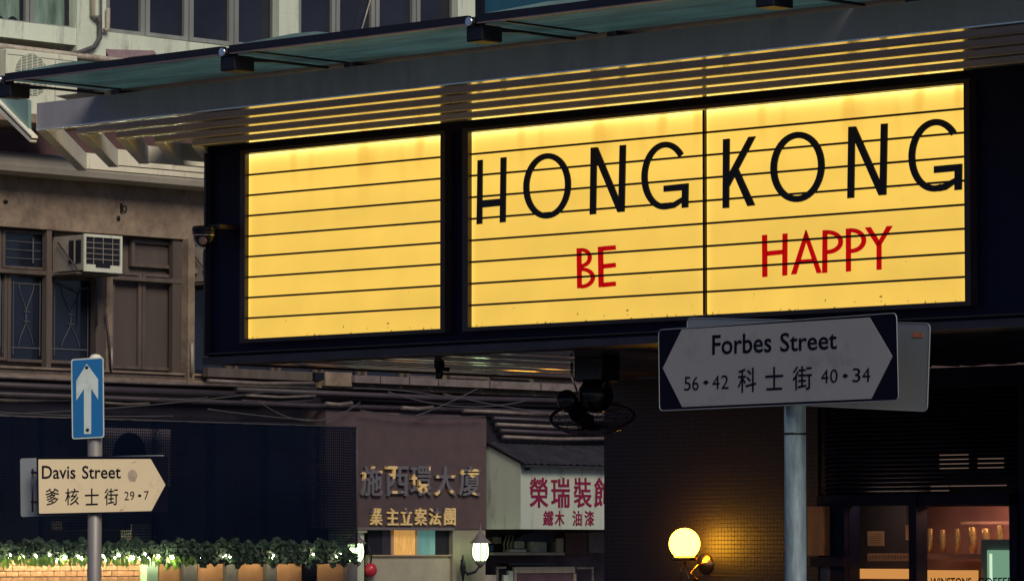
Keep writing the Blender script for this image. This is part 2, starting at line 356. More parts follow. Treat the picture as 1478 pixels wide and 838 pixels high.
def glass_mat(name, col, rough, alpha, trans=None, tnt=(0.75, 0.95, 0.9)):
    m = mat(name, col, rough, 0, 0.35, 1.3, bump=0.12, bscale=3.5); t = m.node_tree; N = t.nodes; L = t.links
    b = N['Principled BSDF']; o = [x for x in N if x.type == 'OUTPUT_MATERIAL'][0]
    tr = N.new('ShaderNodeBsdfTransparent'); mx = N.new('ShaderNodeMixShader'); mx.inputs[0].default_value = alpha
    tr.inputs[0].default_value = (*tnt, 1)
    last = b.outputs[0]
    if trans:
        tl = N.new('ShaderNodeBsdfTranslucent'); tl.inputs[0].default_value = (*trans, 1); m2 = N.new('ShaderNodeMixShader'); m2.inputs[0].default_value = 0.55
        nz = N.new('ShaderNodeTexNoise'); nz.inputs['Scale'].default_value = 2.5; nz.inputs['Detail'].default_value = 6; mpp = N.new('ShaderNodeMapping'); mpp.inputs['Scale'].default_value = (.6, 3, 1)
        tc_ = [x for x in N if x.type == 'TEX_COORD'][0]; L.new(tc_.outputs['Object'], mpp.inputs[0]); L.new(mpp.outputs[0], nz.inputs['Vector'])
        rp_ = N.new('ShaderNodeMapRange'); rp_.inputs[1].default_value = .3; rp_.inputs[2].default_value = .75; rp_.inputs[3].default_value = .25; rp_.inputs[4].default_value = .75
        L.new(nz.outputs['Fac'], rp_.inputs[0]); L.new(rp_.outputs[0], m2.inputs[0])
        L.new(last, m2.inputs[1]); L.new(tl.outputs[0], m2.inputs[2]); last = m2.outputs[0]
    L.new(tr.outputs[0], mx.inputs[1]); L.new(last, mx.inputs[2]); L.new(mx.outputs[0], o.inputs[0]); return m
M['canopy_glass'] = glass_mat('canopy_glass', (0.055, 0.135, 0.125), 0.22, 0.85, (.30,.48,.48))
M['upstand'] = glass_mat('glass_upstand', (0.26, 0.42, 0.38), 0.3, 0.9)
M['shop_glass'] = glass_mat('shop_glass', (0.02, 0.02, 0.025), 0.03, 0.10, None, (1, .98, .97))
M['upper_glass'] = mat('teal_window_glass', (0.03, 0.13, 0.19), 0.25, 0, 0.3, 1.0)
def mosaic():
    m = mat('dark_mosaic_tiles', (0.013, 0.007, 0.011), 0.2, 0, 0.4, 30, spec=0.8); t = m.node_tree; N = t.nodes; L = t.links; b = N['Principled BSDF']
    tc = [x for x in N if x.type == 'TEX_COORD'][0]; mp = N.new('ShaderNodeMapping'); mp.inputs['Rotation'].default_value = (math.pi/2, 0, 0); L.new(tc.outputs['Object'], mp.inputs[0])
    br = N.new('ShaderNodeTexBrick'); br.offset = 0; br.inputs['Scale'].default_value = 1; br.inputs['Brick Width'].default_value = 0.038; br.inputs['Row Height'].default_value = 0.038
    br.inputs['Mortar Size'].default_value = 0.004; br.inputs['Mortar Smooth'].default_value = 0.4; L.new(mp.outputs[0], br.inputs['Vector'])
    wv = N.new('ShaderNodeTexNoise'); wv.inputs['Scale'].default_value = 28; L.new(tc.outputs['Object'], wv.inputs['Vector'])
    ma = N.new('ShaderNodeMath'); ma.operation = 'MULTIPLY_ADD'; L.new(br.outputs['Fac'], ma.inputs[0]); ma.inputs[1].default_value = -1; L.new(wv.outputs['Fac'], ma.inputs[2])
    bp = N.new('ShaderNodeBump'); bp.inputs['Strength'].default_value = 0.35; bp.inputs['Distance'].default_value = 0.004; L.new(ma.outputs[0], bp.inputs['Height']); L.new(bp.outputs[0], b.inputs['Normal'])
    mr = N.new('ShaderNodeMapRange'); mr.inputs[3].default_value = 0.46; mr.inputs[4].default_value = 0.8; L.new(br.outputs['Fac'], mr.inputs[0]); L.new(mr.outputs[0], b.inputs['Roughness'])
    return m
M['mosaic'] = mosaic()
M['globe'] = lamp_mat('globe_light', (1.0, 0.43, 0.026), 22)
M['lantern_light'] = lamp_mat('lantern_light', (0.72, 1.0, 0.50), 4.5)
M['bulb'] = lamp_mat('string_bulb', (1.0, 0.93, 0.55), 150.0)
M['amber_light'] = lamp_mat('amber_shop_light', (1.0, 0.45, 0.12), 0.75)
M['slot_light'] = lamp_mat('slot_light', (1.0, 0.66, 0.50), 0.13)
M['mint_light'] = lamp_mat('mint_display_light', (0.33, 0.66, 0.44), 0.6)

# ------------------------------------------------------------------ setting: ground
XF = -19.5                                             # facade line across the side street
tag(MB().box(-120, 150, -120, 150, -0.3, 0.0).build('ground', M['asphalt']), '', '', kind='structure')
tag(MB().box(XF-6, XF+4.2, -60, 120, 0.004, 0.13).build('pavement', M['paving']), '', '', kind='structure')
tag(MB().box(XF+4.2, XF+4.35, -60, 120, 0.004, 0.14).build('kerb', M['kerb'], bevel=0.01), '', '', kind='structure')
tag(MB().box(-2.6, 60, -3.2, 60, 0.004, 0.13).build('pavement', M['paving']), '', '', kind='structure')
tag(MB().box(-2.75, -2.6, -3.35, 60, 0.004, 0.14).box(-2.75, 60, -3.35, -3.2, 0.004, 0.14).build('kerb', M['kerb']), '', '', kind='structure')
tag(MB().box(XF+4.7, XF+4.8, -60, 120, 0.001, 0.005).box(-3.2, -3.1, -2, 60, 0.001, 0.005).build('road_line', M['yellow_line']), '', '', kind='structure')
tag(MB().box(4, 60, -22.0, -12.0+4.6, 0.004, 0.13).build('pavement', M['paving']), '', '', kind='structure')

# ================================================================== corner building
zb = onY(299, 524, 0).z; XL = onY(299, 400, 0).x; ZT = onY(359, 223, 0).z; ZB = onY(359, 490, 0).z
ZC = 4.90; YW = onX(872, 700, XL+.02).y
print('YW', YW)
print('marquee zb', zb, 'XL', XL, 'panel z', ZB, ZT, onY(1397, 435, 0), onY(1395, 121, 0))
cb = thing('corner_building', 'dark corner building with deep ribbed soffit and mosaic tiled shopfront under the lit marquee', 'building', (4, 6, 0))
# upper storey with teal glazing; wall carried up unseen to shade the facade opposite
xg = onY(692, 10, 0.6).x
MB().box(xg, 40, 0.62, 14, 5.35, 17.5).build('upper_wall', M['navy'], cb)
uw = MB(); z0, z1 = 5.4, 7.6; y0 = 0.5
for k in range(5):
    xa = xg + 0.05 + k*1.55; xb = xa + 1.45
    wf = MB().box(xa, xa+0.07, y0, y0+0.1, z0, z1).box(xb-0.07, xb, y0, y0+0.1, z0, z1).box(xa+0.07, xb-0.07, y0, y0+0.1, z0, z0+0.07).box(xa+0.07, xb-0.07, y0, y0+0.1, z1-0.07, z1).build('window', M['bar'], cb)
    MB().box(xa+0.07, xb-0.07, y0+0.04, y0+0.06, z0+0.07, z1-0.07).build('pane', M['upper_glass'], wf)
# shop wall of mosaic, with a gap for the shop window
xw0 = XL + 0.02
xs0 = onY(1181, 780, YW).x; xs1 = onY(1470, 780, YW).x
zs1 = onY(1190, 730, YW).z; zl0 = onY(1200, 715, YW).z; zl1 = onY(1200, 565, YW).z
MB().box(xw0, xs0, YW, YW+0.3, 0.14, zb).build('mosaic_wall', M['mosaic'], cb)
MB().box(xs1, 30, YW, YW+0.3, 0.14, zb).build('side_wall', M['navy'], cb)
MB().box(xs0, xs1, YW+0.02, YW+0.25, zl1, zb).build('lintel', M['navy'], cb)
MB().box(xs0, xs1, YW-0.02, YW+0.12, zs1-0.0, zl0).build('transom', M['navy'], cb)
MB().box(xw0, xw0+0.3, YW+0.3, 14, 0.14, zb).build('side_wall', M['navy'], cb)
# louvre over the shop window
lv = MB(); n = 24; step = (zl1-zl0)/n
for k in range(n):
    za = zl0 + k*step
    lv.add([(xs0+.04, YW+.03, za), (xs1-.04, YW+.03, za), (xs1-.04, YW+.07, za+step*.80), (xs0+.04, YW+.07, za+step*.80)], [(0,1,2,3)])
    lv.box(xs0+.04, xs1-.04, YW+.03, YW+.05, za, za+step*.22)
stuffpart(lv.build('louvre_slats', M['navy'], cb))
for (a, b_, c, d) in ((1356, 1396, 653, 677), (1411, 1447, 658, 677), (1343, 1368, 699, 708), (1371, 1451, 699, 703)):
    p = onY(a, c, YW+.2); q = onY(b_, d, YW+.2)
    MB().box(p.x, q.x, YW+.2, YW+.22, q.z, p.z).build('lit_patch', M['slot_light'], cb)  # glowing patches added behind the louvre as its lit slots
MB().box(xs0, xs1, YW+0.24, YW+0.30, zl0, zl1).build('back_panel', M['dark'], cb)
# ribbed soffit
so = MB(); so.box(XL+.02, 30, 0.06, YW-.01, zb+.03, zb+.08)
so.build('soffit_board', M['navy'], cb)
x = XL + 0.04; rb = MB()
while x < 16:
    ti = random.uniform(-.006, .006)
    rb.prism([(x, .06, zb+.004+ti), (x+.16, .06, zb+.004-ti), (x+.18, .06, zb+.028), (x-.02, .06, zb+.028)], (0, YW-.08, 0)); x += 0.30
stuffpart(rb.build('soffit_rib', M['soffit'], cb))
MB().box(XL-.03, XL+.02, 0.0, YW+9, zb-.01, zb+.05).build('soffit_trim', M['navy_trim'], cb)

# ================================================================== marquee sign
mq = thing('marquee_sign', 'long dark marquee with three glowing yellow letter panels above the shopfront', 'cinema sign', (XL+4, 0, zb))
YP = 0.0
MB().box(XL, 30, 0.02, 0.5, zb, 5.3).build('cladding', M['navy'], mq)
MB().box(XL, XL+0.02, -0.04, 0.02, zb+.06, 5.2).build('corner_trim', M['navy_trim'], mq)
MB().box(XL, 30, -0.05, 0.02, zb-.012, zb+.045).build('bottom_trim', M['navy_trim'], mq)
MB().box(XL, 30, -0.03, 0.02, zb+.07, zb+.082).build('bottom_trim', M['lip'], mq)
P = [((359,223),(640,197),(640,474),(359,490)), ((681,193),(1017,159),(1017,455),(681,471)), ((1020.5,158),(1395,121),(1397,435),(1020.5,455))]
PX = []
for i, q in enumerate(P):
    pts = [onY(*c, -0.02) for c in q]
    xa = (pts[0].x+pts[3].x)/2; xb = (pts[1].x+pts[2].x)/2; PX.append((xa, xb)); print('panel', i, [tuple(round(c,3) for c in p) for p in pts])
ZB = onY(681, 471, -.02).z; ZT = onY(681, 193, -.02).z
ZB = 0.5*(ZB+onY(1397, 435, -.02).z); ZT = 0.5*(ZT+onY(1395, 121, -.02).z)
for i, (xa, xb) in enumerate(PX):
    pan = MB().box(xa, xb, -0.02, 0.018, ZB, ZT).build('light_panel', panel_mat('lit_acrylic_%d' % i, xb-xa, ZT-ZB), mq)
    pan.data.transform(Matrix.Translation(V((mq.location.x-xa, 0, mq.location.z-ZB)))); pan.location = (xa-mq.location.x, 0, ZB-mq.location.z)
    if i == 0: pan['label'] = 'blank glowing yellow panel without letters'
    me = None
    for k in range(1, 9):
        zz = ZB + (ZT-ZB)*k/9
        if me is None:
            r = MB().box(0, xb-xa, -0.016, -0.001, -0.0075, 0.0075).build('letter_rail', M['rail']); me = r.data
        else:
            r = bpy.data.objects.new('letter_rail', me); COL.objects.link(r)
        r.parent = pan; r.location = (0, -0.02, zz - ZB)
# frame lips round the two openings
def lip(xa, xb):
    m = MB(); a = 0.035; o = -0.06
    m.box(xa-a-.03, xa-.004, o, 0.018, ZB-a, ZT+a); m.box(xb+.004, xb+a+.02, o, 0.018, ZB-a, ZT+a)
    m.box(xa-.004, xb+.004, o, 0.018, ZT+.006, ZT+a); m.box(xa-.004, xb+.004, o, 0.018, ZB-a, ZB-.003)
    return m.build('panel_frame', M['lip'], mq)
lip(*PX[0]); lip(PX[1][0], PX[2][1])
MB().box(PX[1][1]+.002, PX[2][0]-.002, -0.045, 0.018, ZB, ZT).build('panel_divider', M['rail'], mq)

# ---- letters (each can be lifted off its rails)
YL = -0.048
def L_(px, py, y=YL): return onY(px, py, y)
class Letter:
    def __init__(s): s.m = MB(); s.k = 0
    def poly(s, pts):
        s.k += 1; s.m.prism([L_(x, y, YL - 0.0006*s.k) for x, y in pts], (0, 0.010 + 0.0003*s.k, 0)); return s
    def arc(s, cx, cy, rx, ry, t, a0, a1, shear=-0.09, n=40):
        s.k += 1; pts = []
        full = abs(a1-a0) >= 359.9; N = n
        vs = []
        for i in range(N + (0 if full else 1)):
            a = math.radians(a0 + (a1-a0)*i/N)
            for (ra, rb_) in ((rx, ry), (rx-t, ry-t)):
                x = cx + math.cos(a)*ra; y = cy - math.sin(a)*rb_ + shear*(math.cos(a)*ra)
                p = L_(x, y, YL - 0.0006*s.k); vs += [p, p + V((0, 0.010+0.0003*s.k, 0))]
        fs = []; cnt = len(vs)//4
        for i in range(cnt if full else cnt-1):
            a = 4*i; b = 4*((i+1) % cnt)
            fs += [(a, b, b+2, a+2), (a+1, a+3, b+3, b+1), (a, a+1, b+1, b), (a+2, b+2, b+3, a+3)]
        if not full: fs += [(0, 2, 3, 1), (4*(cnt-1), 4*(cnt-1)+1, 4*(cnt-1)+3, 4*(cnt-1)+2)]
        s.m.add(vs, fs); return s
    def done(s, name, label, matn, group):
        o = s.m.build(name, M[matn]); tag(o, label, 'letter', group); return o
GB = 'black letters reading HONG KONG on the marquee'; GR = 'red letters reading BE HAPPY on the marquee'
l = Letter(); l.poly([(689,231.3),(696,230.5),(695.3,323),(687.6,323.7)]); l.poly([(722.2,227.5),(730.2,226.7),(729,320.5),(721,321.3)]); l.poly([(695,289),(722.5,286.5),(722.5,297),(695,299.8)])
l.done('marquee_letter', 'black letter H with a low crossbar, first letter of HONG', 'black_letter', GB)
Letter().arc(789.2, 268.3, 34.3, 47.3, 8.3, 0, 360, -0.07).done('marquee_letter', 'black oval letter O between H and N of HONG', 'black_letter', GB)
def N_(x0, yt0, yb0, x1, yt1, yb1, w_):
    l = Letter(); l.poly([(x0+1.5,yt0),(x0+1.5+w_,yt0-.8),(x0+w_,yb0-.8),(x0,yb0)]); l.poly([(x1+1,yt1),(x1+1+w_,yt1-.8),(x1-1+w_,yb1-.8),(x1-1,yb1)])
    l.poly([(x0+1.5,yt0),(x0+2.5+w_,yt0-.8),(x1-1+w_,yb1-.8),(x1-2,yb1)]); return l
N_(850.8, 213.2, 309.8, 893, 209.8, 306.3, 8.8).done('marquee_letter', 'black letter N in the word HONG', 'black_letter', GB)
l = Letter(); l.arc(959.3, 253.5, 33.9, 49, 8.6, 38, 287, -0.07); l.poly([(957.5,268),(993,264.3),(993,274),(957.5,277)]); l.poly([(984,265.3),(993.2,264.3),(992.6,299.4),(983.6,300.2)]); l.poly([(966,293.5),(972,291.5),(984.5,284),(984.3,292),(973,300),(964,301.8)])
l.done('marquee_letter', 'black letter G at the end of HONG, left of the panel divider', 'black_letter', GB)
l = Letter(); l.poly([(1043.2,201),(1052.6,200),(1051.6,300),(1042.6,300.6)]); l.poly([(1080,197.6),(1090.3,196.6),(1052.4,269),(1048,257)]); l.poly([(1059,253),(1065,243),(1089.3,296.3),(1078.5,297.6)])
l.done('marquee_letter', 'black letter K, first letter of KONG', 'black_letter', GB)
Letter().arc(1150.6, 241, 39.1, 50.8, 9.3, 0, 360, -0.07).done('marquee_letter', 'black oval letter O between K and N of KONG', 'black_letter', GB)
N_(1222.6, 183.2, 286.3, 1270, 178.9, 282.0, 9.6).done('marquee_letter', 'black letter N in the word KONG', 'black_letter', GB)
l = Letter(); l.arc(1349.5, 224.2, 38.6, 52.5, 9.4, 38, 285, -0.07); l.poly([(1347.6,239.8),(1387.6,236.2),(1387.6,246.2),(1347.6,250)]); l.poly([(1377.6,237.2),(1388.2,236.2),(1387.6,273.8),(1377.2,274.6)]); l.poly([(1356,266.8),(1363,264.5),(1378,256.5),(1377.8,265.5),(1365,274.2),(1355,276.4)])
l.done('marquee_letter', 'black letter G at the end of KONG, nearest the right edge', 'black_letter', GB)
# red ones
l = Letter(); l.poly([(832,358.2),(838.2,358),(838.8,415.6),(832.8,416)]); l.arc(838.2, 372, 15, 14.2, 5.2, -90, 90, -.05, 16); l.arc(838.5, 401, 19.3, 15.2, 5.4, -90, 90, -.05, 18)
l.done('marquee_letter', 'red letter B under HONG', 'red_letter', GR)
l = Letter(); l.poly([(862.6,356),(869.5,355.5),(870.4,413.9),(863.7,414.5)])
for (ya, yb_) in ((355.3,353.8),(381,379),(407.7,406)): l.poly([(869.6,ya),(887.4,yb_),(888,yb_+6.4),(869.8,ya+6.6)])
l.done('marquee_letter', 'red letter E under HONG', 'red_letter', GR)
l = Letter(); l.poly([(1099.6,339.2),(1106.2,338.6),(1106.6,399.2),(1100,399.8)]); l.poly([(1129.2,337.2),(1135.6,336.6),(1135.2,397.2),(1128.8,397.8)]); l.poly([(1106.3,362.4),(1129,360.2),(1129,366.8),(1106.3,369.2)])
l.done('marquee_letter', 'red letter H starting HAPPY', 'red_letter', GR)
l = Letter(); l.poly([(1162.6,331.6),(1165.6,340),(1148.4,395.6),(1141.4,396)]); l.poly([(1162.8,331.6),(1185,393.6),(1178.6,394.2),(1160.6,341)]); l.poly([(1152.3,374.8),(1173,373.2),(1174.2,377.6),(1151,379)])
l.done('marquee_letter', 'red letter A in HAPPY', 'red_letter', GR)
l = Letter(); l.poly([(1187,332.2),(1193.2,331.8),(1193,393.4),(1186.4,394)]); l.arc(1193.2, 349.3, 22.6, 17.3, 6, -90, 90, -.03, 20)
l.done('marquee_letter', 'first red letter P, beside the A of HAPPY', 'red_letter', GR)
l = Letter(); l.poly([(1220.6,329.8),(1227.2,329.4),(1227.2,391.4),(1220.8,392)]); l.arc(1227.2, 347.2, 22, 18, 6, -90, 90, -.03, 20)
l.done('marquee_letter', 'second red letter P, beside the Y of HAPPY', 'red_letter', GR)
l = Letter(); l.poly([(1248,328.2),(1255.8,327.6),(1271.3,352),(1265,354.8)]); l.poly([(1279.6,326.2),(1287.4,325.8),(1271.2,352.6),(1264.8,353)]); l.poly([(1265,352),(1271.3,352),(1271.3,388.8),(1265,389.4)])
l.done('marquee_letter', 'red letter Y at the end of HAPPY', 'red_letter', GR)

# ================================================================== canopy
zc = ZC
ys = [onZ(370, y, zc).y for y in (153.3, 167, 179.3, 191.3, 202.3)]
up = [onZ(*p, zc) for p in ((42,187),(97,192.5),(154,198.3),(211,205),(265,210.5))]
dn = [onZ(*p, zc) for p in ((112,246),(157,241),(201,236.3),(247,232.3),(292,229))]
print('blade ys', ys); print('up', up); print('dn', dn)
ca = thing('entrance_canopy', 'grey steel and glass canopy with louvre blades jutting out above the yellow marquee', 'canopy', (4, -2, zc))
XR = 26.0; FW = 0.082
fasc_z = [0.20] + [0.13]*4
yc = [ys[0] + (ys[4]-ys[0])*k/4 for k in range(5)]
x0s = [up[0].x + (up[4].x-up[0].x)*k/4 for k in range(5)]
# chamfer direction (45 degrees) and return along the side street
cl = (sum(dn[k].y for k in range(5))/5 )
for k in range(5):
    ya = yc[k]; h = fasc_z[k]
    a = V((x0s[k], ya, zc)); b = V((dn[k].x, dn[k].y, zc)); c = V((b.x, b.y+11, zc))
    # front run
    nm = 'fascia' if k == 0 else 'louvre_blade'
    f = MB().box(a.x+.002, XR, ya, ya+FW, zc+.012, zc+h+.012).build(nm, M['canopy'] if k == 0 else M['blade'], ca)
    MB().box(a.x, XR, ya-.004, ya+FW+.004, zc, zc+.010).build('bottom_flange', M['flange'], f)
    # chamfer run
    d = (b-a).normalized(); s_ = V((d.y, -d.x, 0))*(-1)
    if s_.x < 0: s_ = -s_
    wd = s_*FW
    f = MB().prism([a + V((0,0,.012)), b + V((0,0,.012)), b + wd + V((0,0,.012)), a + wd + V((0,0,.012))], (0,0,0.13)).build('corner_blade', M['white_paint'], ca)
    MB().prism([a - V((0,0,.002)), b - V((0,0,.002)), b + wd - V((0,0,.002)), a + wd - V((0,0,.002))], (0,0,0.012)).build('bottom_flange', M['white_paint'], f)
    # side run
    f = MB().box(b.x, b.x+FW, b.y, c.y, zc+.014, zc+.15).build('side_blade', M['white_paint'], ca)
# bars over the blades (cross ties)
for k in range(9):
    xx = x0s[4] + 0.9 + k*2.6
    MB().box(xx, xx+.06, yc[0]+FW, 0.3, zc+.20, zc+.26).build('cross_tie', M['bar'], ca)
# dark roof sheet over louvres
MB().add([(x0s[0]+.1, yc[0]+.1, zc+.27), (XR, yc[0]+.1, zc+.27), (XR, 0.6, zc+.27), (x0s[0]-1.5, 0.6, zc+.27)], [(0,1,2,3)]).build('roof_sheet', M['canopy'], ca)
# glass panels outside the fascia
ztop = zc + 0.215 + .01
yf = yc[0]
def glass_edge(px, py, z): return onZ(px, py, z)
ZG = ztop + 0.03
yo = onZ(370, 70, ZG).y
print('glass outer y', yo, 'fascia y', yf)
bars = [(8, 321), (331, 675), (688, 1088), (1108, 1520)]
for i, (a, b_) in enumerate(bars):
    xa = onZ(a, 122 - a*0.122, ZG).x; 
    # outer edge runs at y=yo: find x for pixel a, b on that line
    def xat(px):
        d = ray(px, 60); t = (yo - CAM.y)/d.y; return (CAM + d*t).x
    xa, xb = xat(a), xat(b_)
    g = MB().box(xa-.045, xb+.03, yo+.03, yf+.05, ZG, ZG+.02).build('glass_panel', M['canopy_glass'], ca)
    MB().box(xa, xb, yo-.005, yo+.035, ZG-.005, ZG+.045).build('edge_bar', M['bar'], g)
    MB().box(xa, xb, yo+.0, yo+.03, ZG-.016, ZG-.006).build('edge_strip', M['copper'], g)
    MB().prism([(xa+.02, yo+.05, ZG+.03), (xa+1.15, yo+.05, ZG+.03), (xa+.85, yo+.05, ZG+.075), (xa+.62, yo+.05, ZG+.082), (xa+.02, yo+.05, ZG+.055)], (0, .012, 0)).build('glass_upstand', M['upstand'], g)
    # clamp and arm at the left end
    cx = xa - .03
    cp = MB().box(cx-.09, cx+.06, yo+.02, yo+.22, ZG-.13, ZG-.02).box(cx-.03, cx+.02, yo-.02, yo+.1, ZG-.02, ZG+.03).build('clamp', M['bar'], ca, bevel=0.01)
    MB().tube([(cx-.02, yo, ZG+.0), (cx-.02, yo-.03, ZG+.0)], .03, 10).build('clamp_bolt', M['chrome'], cp)
    MB().prism([(cx-.02, yo+.2, ZG-.02), (cx-.02, yo+.2, ZG-.055), (cx-.02, yo+.45, ZG-.035), (cx-.02, yf+.01, ZG-.035), (cx-.02, yf+.01, ZG-.02)], (.04, 0, 0)).build('support_arm', M['bar'], ca)
    MB().box(xa+.18, xa+.20, yo+.04, yf, ZG-.016, ZG-.004).build('glass_joint', M['bar'], ca)
# end plate and gutter at the left end
e0 = V((x0s[0], yf, 0))
xl_ = xat(-60)
p0 = onY(-40, 112, yo+.1); p1 = onY(-40, 158, yo+.1)
A1 = onP(0, 146, (x0s[0], yf, 0), V((0,1,0))); A2 = onY(41, 146, yf-.01); A3 = onY(41, 189, yf-.01); A4 = onY(-50, 96, yf-.01); A5 = onY(-30, 146, yf-.01)
MB().prism([onY(-45, 100, yf-.01), onY(41, 145, yf-.01), A3], (0, .03, 0)).build('end_plate', M['upstand'], ca)
for (dx, w_, mm) in ((0, 3.0, 'white_paint'), (-4, 3.4, 'bar'), (-7.5, 4.5, 'white_paint'), (-12.5, 3.5, 'white_paint')):
    s0 = (46+dx*.2, 196-dx*.45); q0 = (-50+dx*.6, 196-dx*.45-98)
    MB().prism([onY(s0[0], s0[1], yf-.05), onY(q0[0], q0[1], yf-.05), onY(q0[0], q0[1]+w_, yf-.05), onY(s0[0], s0[1]+w_, yf-.05)], (0, .06, 0)).build('gutter_edge', M[mm], ca)

# ================================================================== small things on the marquee
c0 = onY(297, 340, -.22)
cc = thing('security_camera', 'dark dome security camera on the left end of the marquee', 'security camera', (c0.x, c0.y, c0.z-.1))
r_ = .098
MB().lathe([(0.001, .02), (r_*1.12, .02), (r_*1.16, 0), (r_*1.12, -.02), (r_*1.02, -.025)], c0 + V((0,0,.055)), n=28).lathe([(r_*1.05, .03), (r_*1.05, 0), (r_, -.005)], c0 + V((0,0,.0)), n=28).build('housing', M['gloss_black'], cc)
MB().lathe([(r_*math.cos(t*math.pi/16), -r_*math.sin(t*math.pi/16)) for t in range(0, 9)], c0 + V((0,0,0)), n=28).build('dome', M['gloss_black'], cc)
MB().torus(c0 + V((0,0,-.0)), r_*1.03, .006).build('dome_ring', M['chrome'], cc)  # bright ring added for the glint round the dome
tr_ = []
for k in range(13):
    t_ = math.radians(5 + 85*k/12); d = V((-.82, -.57, 0)); tr_.append(c0 + d*(r_*1.02*math.cos(t_)) + V((0, 0, -r_*1.02*math.sin(t_))))
MB().tube(tr_, [.004+.008*math.sin(math.pi*min(1,(k+2)/14)) for k in range(13)], 6).build('dome_glint', M['white_paint'], cc)  # white strip modelled as the rim-lit crescent on the dome
MB().tube([c0 + V((-.82,-.57,0))*r_*1.12 + V((0,0,.05)), c0 + V((-.82,-.57,0))*r_*1.08 + V((0,0,.01))], .009, 6).build('cap_glint', M['white_paint'], cc)  # white stroke modelled as the same rim light on the cap
MB().lathe([(.001,.03),(.035,.03),(.035,0),(.022,-.0),(.001,-.004)], c0 + V((.045,-.075,-.05)), axis=V((-.5,.6,.4)), n=16).build('lens', M['copper'], cc)
MB().box(c0.x-.03, c0.x+.17, c0.y, 0.02, c0.z+.05, c0.z+.085).build('mounting_arm', M['lip'], cc)

f0 = onZ(862, 525, zb)
f0 = onY(862, 548, 1.6)
ft = V((f0.x, 1.6, zb))
fn = thing('orbit_fan', 'black glossy orbiting fan hung from the soffit left of the mosaic wall', 'fan', (ft.x, ft.y, ft.z-.6))
MB().box(ft.x-.15, ft.x+.15, ft.y-.12, ft.y+.12, zb-.19, zb+.012).build('mount_box', M['gloss_black'], fn, bevel=.02)
MB().tube([(ft.x-.16, ft.y-.13, zb-.03), (ft.x-.155, ft.y-.135, zb-.15), (ft.x-.11, ft.y-.10, zb-.30)], [.012,.010,.007], 8).build('yoke', M['chrome'], fn)
MB().tube([(ft.x+.16, ft.y-.05, zb-.12), (ft.x+.17, ft.y-.1, zb-.2), (ft.x+.10, ft.y-.10, zb-.33)], [.018,.016,.012], 8).build('yoke', M['gloss_black'], fn)
MB().lathe([(.001,.13),(.10,.12),(.14,.04),(.14,-.05),(.09,-.12),(.001,-.13)], (ft.x+.03, ft.y-.05, zb-.30), axis=V((.35,-.2,1)), n=24).build('motor_housing', M['gloss_black'], fn)
rc = onY(855, 602, 1.5); axf = V((.42, -.42, .86)).normalized()
axf = V((0.22, -0.30, 0.92)).normalized()
rad = 0.335
MB().torus(rc, rad, .014, axf, 48, 8).build('guard_ring', M['lip'], fn)
gm = MB()
_a = axf.cross(V((1,0,0))).normalized(); _b = axf.cross(_a)
for q in range(36):
    t_ = 2*math.pi*q/36; d_ = _a*math.cos(t_) + _b*math.sin(t_)
    gm.tube([rc + d_*rad*f_ + axf*h_ for f_, h_ in ((1,0),(.95,-.03),(.75,-.06),(.35,-.08),(.15,-.085))], .0028, 4)
for f_, h_ in ((.86,-.047),(.62,-.067),(.36,-.08)): gm.torus(rc + axf*h_, rad*f_, .0035, axf, 36, 4)
gm.lathe([(.001,-.095),(rad*.2,-.09),(rad*.22,-.07)], rc, axis=axf, n=20)
stuffpart(gm.build('guard_wires', M['gloss_black'], fn))
a_ = axf.cross(V((1,0,0))).normalized(); b_ = axf.cross(a_)
for k in range(3):
    t = math.radians(200 + 120*k); d = a_*math.cos(t) + b_*math.sin(t); e = axf.cross(d)
    m = MB(); top = []; 
    outline = [(.05,-.03),(.12,-.10),(.22,-.12),(.29,-.07),(.30,.02),(.25,.09),(.14,.07),(.05,.03)]
    m.prism([rc + d*u*1.0 + e*v + axf*(.045 - v*0.45) for u, v in outline], axf*.005)
    m.build('fan_blade', M['gloss_black'], fn)
d = V((-.62,-.35,0)).normalized()
MB().sphere(rc + V((-.17,-.12,.14)), .10, 20, 12, (1,.55,.85)).build('motor_cap', M['gloss_black'], fn)

s0 = onZ(634, 524, zb); 
sp = thing('spotlight', 'small black spotlight hanging under the soffit left of the fan', 'spotlight', (s0.x, s0.y, zb-.2))
MB().box(s0.x-.03, s0.x+.03, s0.y-.03, s0.y+.03, zb-.04, zb+.01).build('base', M['gloss_black'], sp)
MB().tube([(s0.x, s0.y, zb-.04), (s0.x, s0.y, zb-.13)], .032, 12).build('barrel', M['gloss_black'], sp)
MB().box(s0.x+.02, s0.x+.10, s0.y-.02, s0.y+.02, zb-.07, zb-.04).build('bracket', M['gloss_black'], sp)

# globe wall lamp on the mosaic
g0 = onY(988, 784, YW-.27); b0 = onY(1019, 812, YW)
gl = thing('globe_lamp', 'glowing round globe lamp on a brass wall bracket, on the dark mosaic wall', 'wall lamp', (b0.x, b0.y, b0.z-.05))
gr = 0.137
MB().sphere(g0, gr, 32, 20).build('globe', M['globe'], gl)
MB().lathe([(.001,-.02),(.10,-.02),(.115,0),(.10,.012),(.085,.02)], g0 + V((0,0,-gr*.93)), n=24).build('globe_holder', M['brass'], gl)
MB().lathe([(.001,.05),(.03,.048),(.04,.036),(.062,.034),(.068,.022),(.085,.02),(.09,0)], b0, axis=V((0,-1,0)), n=24).build('wall_rose', M['brass'], gl)
MB().tube([b0 + V((0,-.04,0)), b0 + V((-.02,-.09,-.02)), b0+V((-.06,-.14,-.09)), V((g0.x+.10, g0.y+.06, b0.z-.15)), V((g0.x+.04, g0.y+.01, b0.z-.14)), V((g0.x, g0.y, g0.z-gr-.02))], .010, 8).build('arm', M['brass'], gl)
